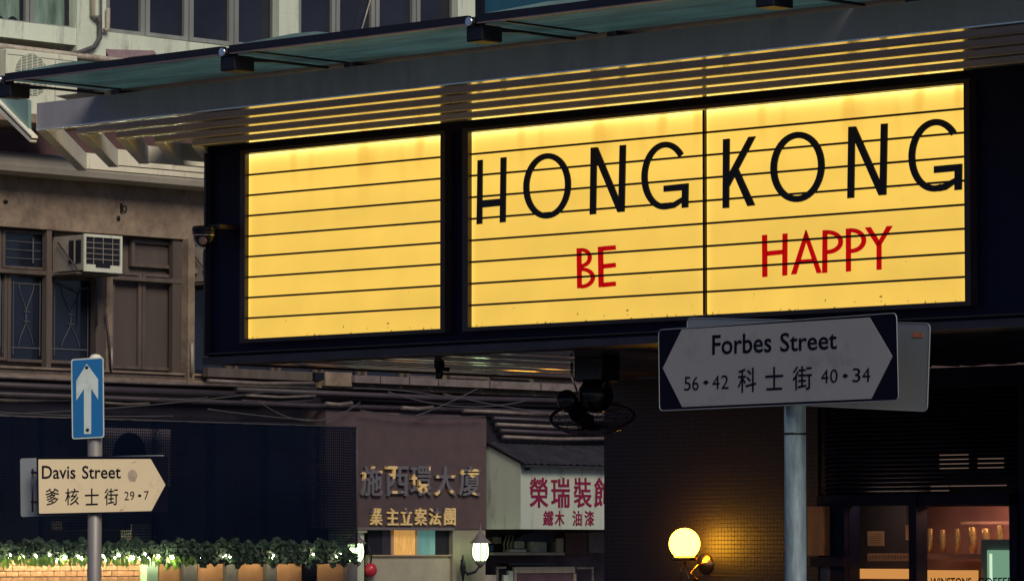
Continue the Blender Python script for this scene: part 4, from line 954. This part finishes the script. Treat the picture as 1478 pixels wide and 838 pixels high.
# its drain hose
p = [onX(133, 392, XAw-.2), onX(139, 402, XAw-.25), onX(141, 420, XB+.05), onX(140, 470, XB+.05)]
tag(MB().tube(p, .014, 6).build('drain_hose', M['cable']), 'thin grey hose hanging below the window air conditioner', 'hose')

# pipes on the upper pier and long pipe
def pipe(pts, r, lab, m='pipe', group=None, name='pipe', cat='pipe', n=8):
    return tag(MB().tube(pts, r, n).build(name, M[m]), lab, cat, group)
X1 = XU+.08
pipe([onX(-40,62,X1), onX(195,91,X1), onX(330,108,X1)], .045, 'long pale horizontal pipe under the upper storey at the top left')
pipe([onX(134,-60,X1), onX(134,22,X1), onX(140,26,X1)], .035, 'white vertical pipe on the pale pier, ending in a bend')
pipe([onX(156,12,X1), onX(156,43,X1), onX(150,44,X1)], .03, 'short white vertical pipe beside the first dark upper window')
pipe([onX(140,24,X1), onX(144,32,X1), onX(144,55,X1), onX(136,68,X1), onX(118,75,X1), onX(100,80,X1)], .035, 'grey flexible hose curving down the pale pier', 'cable')
pipe([onX(146,-30,X1), onX(146,30,X1), onX(142,60,X1)], .014, 'thin dark cable down the pale pier', 'cable', name='cable', cat='cable')
# vertical pipes near sills
pipe([onX(153,452,XB+.06), onX(158,500,XB+.06), onX(160,536,XB+.06)], .016, 'thin dark pipe running down the beige post between the windows', 'dark_pipe')
pipe([onX(277,495,XB+.14), onX(277,540,XB+.14)], .022, 'short pale stub pipe at the foot of the beige post', 'pipe')
pipe([onX(161,503,XB+.06), onX(161,534,XB+.06)], .018, 'short pale stub pipe beside the boarded windows', 'pipe')

# trunking and pipes between ledge and ground floor -------------------
Xp = XB + .12
trunk_lab = ['left piece', 'second piece', 'third piece', 'fourth piece']
for i, (a, b_) in enumerate(((512,548),(550,590),(592,632),(634,706),(708,780),(782,872),(874,960))):
    y0_, y1_, z0_, z1_ = rect(a, 541+(a-512)*.042, 551.5+(a-512)*.042, b_, Xp+.12)
    tag(MB().box(Xp, Xp+.12, y0_, y1_, z0_, z1_).build('cable_trunking', M['strip_pipe']), ['pale trunking box just right of the brown wall patch under the soffit','second pale trunking box under the soffit','third pale trunking box, left of the small spotlight','long pale trunking box right of the small spotlight','pale trunking box midway between spotlight and fan','long pale trunking box ending behind the fan','pale trunking box hidden behind the fan'][i], 'trunking', 'pale trunking boxes along the far facade')
y0_, y1_, z0_, z1_ = rect(300, 530, 543, 464, Xp+.1); 
tag(MB().box(Xp, Xp+.1, y0_, y1_, z0_, z1_).build('duct', M['old_frame']), 'long beige duct below the bottom left corner of the marquee', 'duct')
y0_, y1_, z0_, z1_ = rect(455, 537, 548, 468, Xp+.16); tag(MB().box(Xp, Xp+.16, y0_, y1_, z0_, z1_).build('junction_box', M['gloss_black']), 'small dark junction box at the end of the beige duct', 'junction box')
y0_, y1_, z0_, z1_ = rect(470, 536, 556, 508, Xp+.05); MB().box(XB-.05, Xp+.05, y0_, y1_, z0_, z1_).build('wall_patch', M['beige_wall'], ab)
runs = [(-60,456,540.5,.030,'pipe','pale pipe directly under the window ledge'),(300,452,549,.028,'pipe','bright pipe running below the beige duct'),
 (-60,380,553,.05,'dark_pipe','thick grimy pipe behind the blue road sign'),(-60,900,566,.035,'dark_pipe','long grimy pipe crossing the whole sooty strip'),
 (340,880,562,.045,'dark_pipe','thick grimy pipe below the trunking boxes'),(470,930,566,.022,'pipe','thin pale pipe below the trunking boxes'),
 (-60,100,573,.028,'pipe','pale pipe stub left of the blue road sign'),(150,215,581,.02,'pipe','short pale pipe right of the blue road sign'),
 (355,455,570,.02,'pipe','thin pale pipe above the dark net'),(350,450,578,.02,'pipe','lower thin pale pipe above the dark net'),
 (470,508,582,.03,'pipe','short bright pipe at the top of the mauve wall'),(580,625,588,.03,'pipe','bright pipe stub above the mauve wall centre'),
 (668,880,592,.03,'pipe','bright pipe above the sign box roof'),(712,880,603,.028,'dark_pipe','upper of the pipes stacked over the sign box roof'),
 (716,880,612,.028,'pipe','middle one of the pipes stacked over the sign box roof'),(722,880,621,.03,'dark_pipe','lower one of the pipes stacked over the sign box roof'),
 (726,880,630,.028,'pipe','lowest pipe resting on the sign box roof'),(505,800,575,.03,'dark_pipe','grimy pipe over the top of the mauve wall')]
for i, (a, b_, y_, r, m_, lab) in enumerate(runs):
    x_ = XB + .10 + .05*((i*3) % 5)
    if y_ > 580 and a > 460: x_ = XB + .42
    A_ = onX(a, y_, x_); B_ = onX(b_, y_+2, x_)
    pipe([A_, (A_*.5 + V((B_.x,B_.y,A_.z))*.5) + V((0,0,-.012)), V((B_.x, B_.y, A_.z-random.uniform(-.03,.03)))], r, lab, 'strip_pipe' if m_ == 'pipe' else m_, 'pipes along the sooty strip')
def sag(p0, p1, s, n=14): return [p0*(1-k/n) + p1*(k/n) - V((0,0,s*4*(k/n)*(1-k/n))) for k in range(n+1)]
for (a, ya_, b_, yb_, s, lab) in ((-20,598,380,566,.05,'thin cable rising from left edge to the sooty strip'),(230,575,300,573,.02,'short drooping cable right of the blue road sign'),
     (372,578,520,580,.28,'drooping cable below the left marquee corner'),(510,560,640,572,-.03,'cable rising over the mauve wall'),(600,600,690,560,.02,'cable crossing diagonally above the mauve wall'),
     (640,568,820,598,.04,'cable running down to the sign box roof'),(520,592,700,600,.06,'cable drooping across the top of the mauve wall'),(-20,593,250,600,.03,'cable along the top edge of the dark net'),(300,590,470,607,.02,'cable slanting down to the corner of the dark net'),(560,565,760,578,.15,'long drooping cable below the trunking')):
    x_ = XB+.48
    tag(MB().tube(sag(onX(a,ya_,x_), onX(b_,yb_,x_), s), .009, 5).build('cable', M['cable']), lab, 'cable', 'cables along the far facade')

# ---- dark net with things behind it
XN = XB + 1.1
nt_ = MB(); 
p0, p1, p2, p3 = onX(-80, 597, XN), onX(515, 616, XN), onX(515, 790, XN), onX(-80, 790, XN)
nn = 60; vs = []; fs = []
for i in range(nn+1):
    u = i/nn
    for j in range(2):
        base = (p0*(1-u)+p1*u) if j == 0 else (p3*(1-u)+p2*u); vs.append(base + V((.010*math.sin(i*.8)+.006*math.sin(i*2.3), 0, 0)))
fs = [(2*i, 2*i+2, 2*i+3, 2*i+1) for i in range(nn)]
net = thing('netting', 'dark navy net screen hanging behind the Davis Street sign', 'net', V(((p0.x+p2.x)/2, (p0.y+p1.y)/2, p3.z)))
MB().add(vs, fs, True).build('mesh_sheet', M['net'], net)
MB().tube([p0, p1], .012, 6).build('top_cord', M['cable'], net); MB().tube([p1, p2], .015, 6).build('edge_cord', M['cable'], net)
bx0 = rect(150, 616, 700, 246, XN-.25)
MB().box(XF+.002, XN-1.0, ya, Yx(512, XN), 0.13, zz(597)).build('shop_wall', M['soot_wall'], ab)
a2 = thing('air_conditioner', 'grey outdoor air conditioner seen dimly through the dark net', 'air conditioner', (XN-.3, (bx0[0]+bx0[1])/2, bx0[2]))
MB().box(XN-.6, XN-.25, *bx0).build('body', mat('net_ac', (.5,.44,.46), .6, 0, .1, 3), a2)
c_ = onX(187, 655, XN-.25); MB().lathe([(.30,0),(.29,.01),(.001,.01)], (XN-.249, c_.y, c_.z), axis=V((1,0,0)), n=32).build('fan_opening', M['dark'], a2)
q_ = rect(196, 755, 779, 230, XN+.02)
tag(MB().box(XN-.3, XN-.06, *q_).build('metal_box', mat('net_box', (.5,.5,.46), .6, 0, .2, 8)), 'small pale box behind the bottom of the dark net', 'box')
q_ = rect(97, 752, 764, 195, XN+.02); tag(MB().box(XN-.3, XN-.08, *q_).build('metal_beam', M['greypost']), 'low grey beam behind the dark net, left of the pale box', 'beam')

# ---- ivy, string lights
iv = MB(); XI = XN + .12
rnd = random.Random(3)
def leafmesh(n, yA, yB, prof_top, prof_bot, size):
    m = MB()
    for k in range(n):
        px = rnd.uniform(yA, yB); t_ = rnd.random()
        tp, bt = prof_top(px), prof_bot(px)
        py = tp + (bt-tp)*t_
        c = onX(px, py, XI + rnd.uniform(-.14, .14)); s = size*rnd.uniform(.6, 1.25)
        a = V((rnd.gauss(0,.5), rnd.gauss(0,1), rnd.gauss(-.6,.7))).normalized(); b = a.cross(V((rnd.gauss(1,.5), rnd.gauss(0,.6), rnd.gauss(0,.6)))).normalized()
        m.add([c - a*s*.5, c + b*s*.36 - a*s*.1, c + a*s*.65, c - b*s*.36 - a*s*.1], [(0,1,2,3)])
    return m
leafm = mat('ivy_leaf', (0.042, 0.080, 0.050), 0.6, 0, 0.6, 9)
tb = lambda px: 781 + 3*math.sin(px*.09) + 3*math.sin(px*.31) + (14 if px > 470 else 0)*max(0,(px-470)/45)
bb = lambda px: (803 if px < 230 else 812) + 3*math.sin(px*.13+1) + 4*math.sin(px*.37)
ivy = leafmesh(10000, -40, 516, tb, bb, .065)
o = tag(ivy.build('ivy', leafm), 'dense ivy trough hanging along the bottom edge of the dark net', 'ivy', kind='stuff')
fern = MB()
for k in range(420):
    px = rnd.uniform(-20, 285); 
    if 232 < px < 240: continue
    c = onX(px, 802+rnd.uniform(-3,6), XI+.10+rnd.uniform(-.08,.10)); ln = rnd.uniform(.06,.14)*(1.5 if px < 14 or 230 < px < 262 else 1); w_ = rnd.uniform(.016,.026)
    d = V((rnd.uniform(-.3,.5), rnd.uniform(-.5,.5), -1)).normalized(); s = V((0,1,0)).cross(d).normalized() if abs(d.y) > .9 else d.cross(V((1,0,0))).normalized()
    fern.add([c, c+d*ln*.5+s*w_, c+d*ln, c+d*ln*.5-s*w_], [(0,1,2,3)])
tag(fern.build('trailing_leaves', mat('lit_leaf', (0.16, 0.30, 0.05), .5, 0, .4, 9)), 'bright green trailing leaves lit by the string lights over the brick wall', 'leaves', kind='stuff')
sl = thing('string_lights', 'string of white bulbs under the ivy above the brick wall, plus unseen added bulbs', 'string lights', onX(120, 806, XI+.16))
wire = []; bulbs = []
for k in range(15):
    px = -25 + k*19.6; c = onX(px + rnd.uniform(-2,2), 801.5 + rnd.uniform(-2.5,3.0), XI+.17 + rnd.uniform(-.05,.04)); wire.append(c); bulbs.append(c)
for px in (322, 326, 332, 395, 452, 486, 492): c = onX(px, 800+rnd.uniform(-2,4), XI+.17); wire.append(c); bulbs.append(c)
for px in (485, 455, 430, 410, 392, 372, 355, 338, 322, 306, 290, 274, 258, 243, 230): c = onX(px, 805+rnd.uniform(-2,2), XI-.20); wire.append(c); bulbs.append(c)  # unseen bulbs added behind the ivy to light the peach panels
for px in range(214, -30, -12): c = onX(px, 806+rnd.uniform(-2,2), XI-.20); wire.append(c); bulbs.append(c)  # more unseen bulbs, added to light the bricks
MB().tube([p + V((0,0,.03)) for p in wire], .005, 5).build('wire', M['bar'], sl)
bm_ = None
for i, c in enumerate(bulbs):
    if bm_ is None:
        b = MB().sphere(sl.location, .024, 10, 8).build('bulb', M['bulb'], sl); bm_ = b.data
    else: b = bpy.data.objects.new('bulb', bm_); COL.objects.link(b); b.parent = sl
    b.location = c - sl.location
    s = rnd.uniform(.45, 1.0) * (.5 if 14 < i < 22 else 1) if i < 22 else (.85 if i > 36 else .62); b.scale = (s, s, s)

# ---- brick wall with each brick
XK = XN - .25
y0k = Yx(-60, XK, 820); y1k = onX(211, 820, XK).y; zk1 = onX(0, 806, XK).z
bw = thing('brick_wall', 'orange brick wall glowing under the string lights at the bottom left', 'brick wall', (XK, (y0k+y1k)/2, .13))
MB().box(XF+.5, XK-.02, y0k, y1k, .13, zk1).build('mortar_backing', M['mortar'], bw)
bl_ = 0.205; bh = .078; gap = .012; brm = []
pm = MB().box(-.04, 0, 0, bl_-gap, 0, bh-gap).build('brick', M['brick'], bevel=.006)
brm = pm.data
bpy.data.objects.remove(pm)
row = 0; z = zk1 - bh; zl = onX(100, 848, XK).z
cnt = 0
while z > zl:
    y = y0k + (bl_/2 if row % 2 else 0)
    while y + bl_ < y1k:
        b = bpy.data.objects.new('brick', brm); COL.objects.link(b); b.parent = bw; cnt += 1
        b.location = V((XK + rnd.uniform(-.006,.006), y, z)) - bw.location
        y += bl_
    z -= bh; row += 1
low = MB(); 
while z > .15:
    y = y0k + (bl_/2 if row % 2 else 0)
    while y + bl_ < y1k: low.box(XK-.04, XK, y, y+bl_-gap, z, z+bh-gap); y += bl_
    z -= bh; row += 1
stuffpart(low.build('lower_bricks', M['brick'], bw)); print('bricks', cnt)
# ---- posts and panels right of the bricks
def fp_(px0, px1, x, yt=816, zlow=.13): 
    a = onX(px0, yt, x); b = onX(px1, yt, x); return a.y, b.y, zlow, a.z
sf = thing('shopfront_screen', 'row of peach panels between grey posts under the ivy', 'shopfront', (XN-.3, Yx(340), .13))
MB().box(XN-.5, XN-.12, *fp_(212, 228, XN-.12, 806)).build('mint_post', M['mintpost'], sf)
for a, b_ in ((230,264),(286,326),(344,384),(400,440),(458,500)): MB().box(XN-.36, XN-.32, *fp_(a, b_, XN-.32, 813)).build('panel', M['peach'], sf)
for a, b_, m_ in ((265,285,'greypost'),(327,343,'greypost'),(385,399,'greypost'),(441,457,'sign_black'),(501,516,'greypost')): MB().box(XN-.40, XN-.24, *fp_(a, b_, XN-.24, 813)).build('post', M[m_], sf)

# ---- mauve entrance wall with lettering
XP = XB + .35
ep = thing('entrance_wall', 'mauve stone entrance wall with worn gold building name letters, lit parts painted in', 'wall', (XP, Yx(590), .13))
y470, y516, y655, y702 = [onX(p, 700, XP).y for p in (470, 515, 655, 702)]
zt_ = onX(470, 592, XP).z; zd = onX(585, 762.5, XP).z
MB().box(XF+.002, XP, y470, y702, zd, zt_).build('lintel_wall', M['pillar'], ep)
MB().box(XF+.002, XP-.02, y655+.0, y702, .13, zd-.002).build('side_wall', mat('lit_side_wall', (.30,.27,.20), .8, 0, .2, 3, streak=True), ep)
MB().box(XF+.05, XP, y516, onX(530,780,XP).y, onX(520,768,XP).z, zd-.003).build('capital', M['cornice'], ep)
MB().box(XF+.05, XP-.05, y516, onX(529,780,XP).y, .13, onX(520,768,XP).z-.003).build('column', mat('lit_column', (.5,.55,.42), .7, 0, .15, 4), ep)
MB().box(XF+.002, XF+.05, onX(529,780,XP).y-1, y655+1, .13, zd).build('doorway_back', M['dark'], ep)
MB().box(XP+.0, XP+.015, y516, y655, zd-.02, zd+.02).build('edge_strip', M['greypost'], ep)
def CH(ch, px0, px1, yt, yb_, x, mt, par, th=.03, bold=.02, rotv=0):
    sk_ = random.uniform(-1.3, 1.3) if mt == 'crimson' else 0
    m = MB()
    for q, (dx, dy) in enumerate(((0,0),(bold*30,0),(0,bold*24),(bold*30,bold*24))):
        add_text(m, ch, onX(px0+dx-bold*15, yb_+dy-bold*12, x), onX(px1+dx-bold*15, yb_+dy-bold*12+(px1-px0)*.008, x), onX(px0+dx-bold*15+sk_, yt+dy-bold*12, x), thick=(th+.0006*q,0,0))
    return m.build('character', M[mt], par)
for ch, a, b_ in (('施',519.5,549),('西',555,586.5),('環',590.5,620),('大',626,655),('廈',661,690.5)): CH(ch, a, b_, 672.5, 714.5, XP+.012, 'gold1', ep, .04, .03)
for ch, a, b_ in (('業',533.5,550.5),('主',557,574),('立',577.5,593.5),('案',598,614.5),('法',619,635),('團',640.5,656)): CH(ch, a, b_, 733, 757, XP+.012, 'gold2', ep, .02, .03)
XG = XP - .10
# doorway mirror and wall beneath
mz0, mz1 = onX(585, 800, XG).z, zd
yA, yB = onX(530, 780, XG).y, onX(656, 780, XG).y
dw = thing('lobby_glazing', 'lobby glass with orange and teal lit strips beneath the gold letters', 'glazing', (XG, (yA+yB)/2, mz0))
mats_ = [('dark','pane'),('navy_trim','pane'),('paper','frame_post'),('amber','lit_panel'),('paper','frame_post'),('teal','lit_panel'),('dark','pane')]
M['amber'] = mat('amber_glow', (.6,.33,.10), .6, 0, .8, 22, streak=True, emit=(1,.5,.12), es=.45)  # warm light of the orange strip put in as emission
M['teal'] = mat('teal_lit_glass', (.10,.25,.24), .3, 0, .5, 6, streak=True, emit=(.25,.55,.5), es=.22)  # glow and lamp reflection in the teal glass put in as emission
cuts = [531,552,564,567,599,601,628,656]
for i, (m_, nme) in enumerate(mats_):
    a = onX(cuts[i], 780, XG).y; b = onX(cuts[i+1], 780, XG).y
    MB().box(XG-.04, XG + (.02 if nme == 'frame_post' else 0), a, b, mz0, mz1+.02).build(nme, M[m_], dw)
MB().box(XG-.04, XG+.02, yA, yB, .13, mz0-.02).build('lower_wall', M['cream_wall'], ep)
MB().box(XG-.04, XG+.06, yA, yB, mz0-.019, mz0-.001).build('counter_edge', M['paper'], ep)
c = onX(535, 822, XP-.02)
rl = thing('red_lantern', 'small red round lantern hanging in the lobby doorway', 'lantern', c)
MB().sphere(c, .095, 18, 12, (1,1,1.1)).build('ball', M['red_ball'], rl); MB().tube([c+V((0,0,.1)), c+V((0,.02,.2)), c+V((0,-.05,.36))], .012, 6).build('strap', M['bar'], rl)

# ---- two carriage lanterns
def lantern(px, py, x, lab):
    c = onX(px, py, x); t_ = thing('carriage_lantern', lab, 'wall lantern', c - V((0,0,.35)), 'carriage lanterns beside the lobby')
    k = .125
    MB().lathe([(.001,-.14),(k*.62,-.13),(k*.92,-.07),(k,.02),(k*.9,.11),(k*.86,.13)], c, n=12, smooth=True).build('lamp_glass', M['lantern_light'], t_)
    MB().lathe([(k*1.35,.13),(k*1.2,.155),(k*.7,.21),(k*.35,.28),(k*.13,.31),(k*.12,.37),(.001,.43)], c, n=12).build('cap', M['greypost'], t_)
    cg = MB()
    for q in range(8):
        an = 2*math.pi*q/8; d = V((math.cos(an), math.sin(an), 0))
        cg.tube([c+d*k*.88+V((0,0,.13)), c+d*k*1.03+V((0,0,.02)), c+d*k*.95+V((0,0,-.07)), c+d*k*.64+V((0,0,-.135))], .0085, 5)
    stuffpart(cg.build('cage', M['bar'], t_))
    MB().lathe([(k*.62,-.13),(k*.7,-.16),(k*.3,-.21),(.001,-.24)], c, n=12).build('lower_cap', M['greypost'], t_)
    MB().tube([c+V((0,0,-.2)), c+V((-.05,-.07,-.3)), c+V((-.15,-.13,-.33)), c+V((-.24,-.12,-.24)), c+V((-.30,-.11,-.12))], [.015,.02,.024,.02,.012], 8).build('scroll_arm', M['bar'], t_)
    MB().lathe([(.001,-.22),(.012,-.2),(.03,-.1),(.05,0),(.03,.1),(.008,.2)], c+V((-.24,-.13,-.24)), n=10).build('wall_bracket', M['bar'], t_)
lantern(513, 797, XP+.35, 'glowing carriage lantern at the right end of the ivy, left of the lobby')
lantern(693.5, 796, XP+.35, 'glowing carriage lantern between the lobby and the sign box')

# ================================================================== shop with white sign box
XS0 = XB + .30; XS1 = XS0 + .72
Ys = onX(702, 700, XS0).y; Yf = onX(752, 700, XS1).y
zb0 = onX(752, 763, XS1).z; ztf = onX(752, 667, XS1).z; ztb = onP(703, 641, (0, Ys, 0), V((0,1,0))).z
Yend = Ys + 5.0
sb = thing('shop_sign_box', 'pale green white shop sign box with crimson Chinese characters left of the mosaic wall', 'shop sign', (XS1, Ys+1.5, zb0))
print('signbox', Ys, Yf, ztf, ztb)
MB().prism([(XS0, Ys, zb0), (XS1-.012, Ys, zb0), (XS1-.012, Ys, ztf-.01), (XS0, Ys, ztb)], (0, .02, 0)).build('side_panel', M['signbox'], sb)
MB().box(XS1-.012, XS1, Ys, Yend, zb0, ztf-.04).build('front_panel', M['signbox'], sb)
MB().box(XS0, XS1-.013, Ys+.021, Yend, zb0, zb0+.01).build('bottom_panel', M['dark'], sb)
y_ = onX(840, 700, XS1).y; MB().box(XS1, XS1+.002, y_, y_+.006, zb0, ztf-.04).build('panel_joint', M['greypost'], sb)
# roof of corrugated tin
rf = MB(); n = 70; vs = []
for k in range(n+1):
    yy = Ys-.04 + (Yend-Ys)*k/n; dz = .014*math.sin(k*math.pi*.9)
    vs += [(XS1+.14, yy, ztf-.02+dz), (XS0-.1, yy, ztb+.08+dz)]
rf.add(vs, [(2*k, 2*k+2, 2*k+3, 2*k+1) for k in range(n)], True)
rf.box(XS1+.10, XS1+.13, Ys-.04, Yend, ztf-.075, ztf-.035)
rf.build('tin_roof', M['tin'], sb)
MB().prism([(XS0, Ys-.03, ztb), (XS1+.12, Ys-.03, ztf-.06), (XS1+.12, Ys-.03, ztf-.02), (XS0, Ys-.03, ztb+.05)], (0,.025,0)).build('barge_board', M['bar'], sb)
MB().box(XS1+.0, XS1+.06, onX(757,680,XS1).y, onX(761,680,XS1).y, onX(757,678,XS1).z, ztf-.04).build('bracket', M['bar'], sb)
for ch, a, b_ in (('榮',765,790.5),('瑞',796,822),('裝',829,853.5),('飾',857.5,884)): CH(ch, a, b_, 689, 731.5, XS1+.001, 'crimson', sb, .004, .035)
for ch, a, b_ in (('鐵',783.5,797.5),('木',801,814),('油',826.5,839),('漆',844.5,857.5)): CH(ch, a, b_, 736.5, 758, XS1+.001, 'crimson', sb, .004, .02)
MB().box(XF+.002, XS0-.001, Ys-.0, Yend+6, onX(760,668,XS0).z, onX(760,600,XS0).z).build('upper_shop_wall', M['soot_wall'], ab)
# inside of the shop
XSH = XS0 - .25
MB().box(XF+.002, XF+.03, Ys, Yend+4, .13, zb0+.2).build('shop_back_wall', mat('shop_back', (.10,.07,.08), .8, 0, .4, 3), ab)
def item(px0, px1, yt, yb_, x, d, nm, mt, lab, cat, grp=None, bev=.008):
    y0_, y1_, z0_, z1_ = rect(px0, yt, yb_, px1, x)
    return tag(MB().box(x-d, x, y0_, y1_, z0_, z1_).build(nm, M[mt], bevel=bev), lab, cat, grp)
item(700, 815, 796.5, 800.5, XSH+.1, .4, 'shelf_board', 'ivory_shelf', 'ivory shelf board under the sign box, beside the lantern', 'shelf', bev=0)
item(765.5, 789, 776, 796.3, XSH, .2, 'printed_carton', 'carton', 'pale printed carton standing on the ivory shelf', 'carton')
item(743.5, 757, 777, 791, XSH, .15, 'white_packet', 'carton', 'crumpled white packet left of the printed carton', 'packet')
item(736, 760, 792, 796.3, XSH+.05, .15, 'folded_papers', 'ac_white', 'low stack of pale papers on the ivory shelf', 'papers')
item(803, 813.5, 776, 796.3, XSH, .2, 'ring_binder', 'ivory_shelf', 'pale upright binder at the right end of the ivory shelf', 'binder')
item(706, 712, 786, 795, XSH+.06, .1, 'blue_box', 'upper_glass', 'small teal box beside the lantern', 'box')
q = [onX(745+ k*5.2, 777 - 10*math.sin(math.pi*min(1,k/10)), XSH+.06) for k in range(11)]
tag(MB().prism(q + [onX(800, 782, XSH+.06), onX(745, 780, XSH+.06)], (-.2,0,0)).build('draped_bag', M['cloth_blue']), 'dark blue bag draped over the things on the ivory shelf', 'bag')
for k, (px, lab) in enumerate(((729,'leftmost curved rack rod by the lantern'),(734,'second curved rack rod by the lantern'),(739,'curved rack rod nearest the white packet'))):
    tag(MB().tube([onX(px,796,XSH), onX(px-2,785,XSH), onX(px+2,772,XSH)], .011, 6).build('rack_rod', M['ivory_shelf']), lab, 'rod', 'curved rods on the shelf')
item(712, 724, 774, 784, XSH-.05, .12, 'crumpled_bag', 'clutter', 'crumpled beige bag in the shade beside the lantern', 'bag')
# wall panels right
item(816, 848, 767, 800, XSH-.1, .05, 'door_panel', 'brown_recess', 'dark brown door panel right of the binder', 'panel'); item(850, 885, 767, 797, XSH-.1, .05, 'wall_board', 'greypost', 'plain grey board next to the mosaic wall under the sign', 'board')
# lower cabinet
cbn = thing('cabinet', 'ivory framed cabinet with dark opening under the shelf', 'cabinet', onX(785, 835, XSH))
m = MB(); fbox(m, 742, 817.5, 826.5, 830, XSH+.05, .04); fbox(m, 742, 826.8, 900, 746, XSH+.05, .04); fbox(m, 828, 826.8, 900, 832, XSH+.05, .04); m.build('frame', M['ivory_shelf'], cbn)
m = MB(); fbox(m, 746.3, 827, 900, 827.8, XSH+.03, .3); m.build('interior', mat('cab_int', (.16,.09,.10), .8), cbn)
m = MB(); fbox(m, 832.5, 817.8, 820.5, 857, XSH+.05, .03); fbox(m, 855, 820.8, 900, 857, XSH+.05, .03); m.build('side_frame', M['clutter'], cbn)
fr2 = thing('picture_frame', 'thin pale frame leaning left of the cabinet', 'frame', onX(725, 835, XSH))
m = MB(); fbox(m, 717.5, 817, 820, 731, XSH+.05, .03); fbox(m, 717.5, 820.2, 900, 719.5, XSH+.05, .03); m.build('edge', M['clutter'], fr2); m = MB(); fbox(m, 719.8, 820.5, 900, 731, XSH+.03, .02); m.build('face', M['dark'], fr2)
item(735, 741, 823, 900, XSH+.08, .1, 'white_roll', 'signbox', 'pale upright roll left of the cabinet', 'roll'); item(728, 734.5, 829, 900, XSH+.08, .1, 'white_roll', 'ac_white', 'shorter cream roll beside the thin frame', 'roll')
item(700, 717, 829, 900, XSH+.1, .2, 'grey_bag', 'ac_grey', 'grey bag at the bottom below the lantern', 'bag')
item(735, 800, 812, 815, XSH-.02, .2, 'dark_tray', 'navy_trim', 'long dark tray on top of the cabinet', 'tray', bev=0)
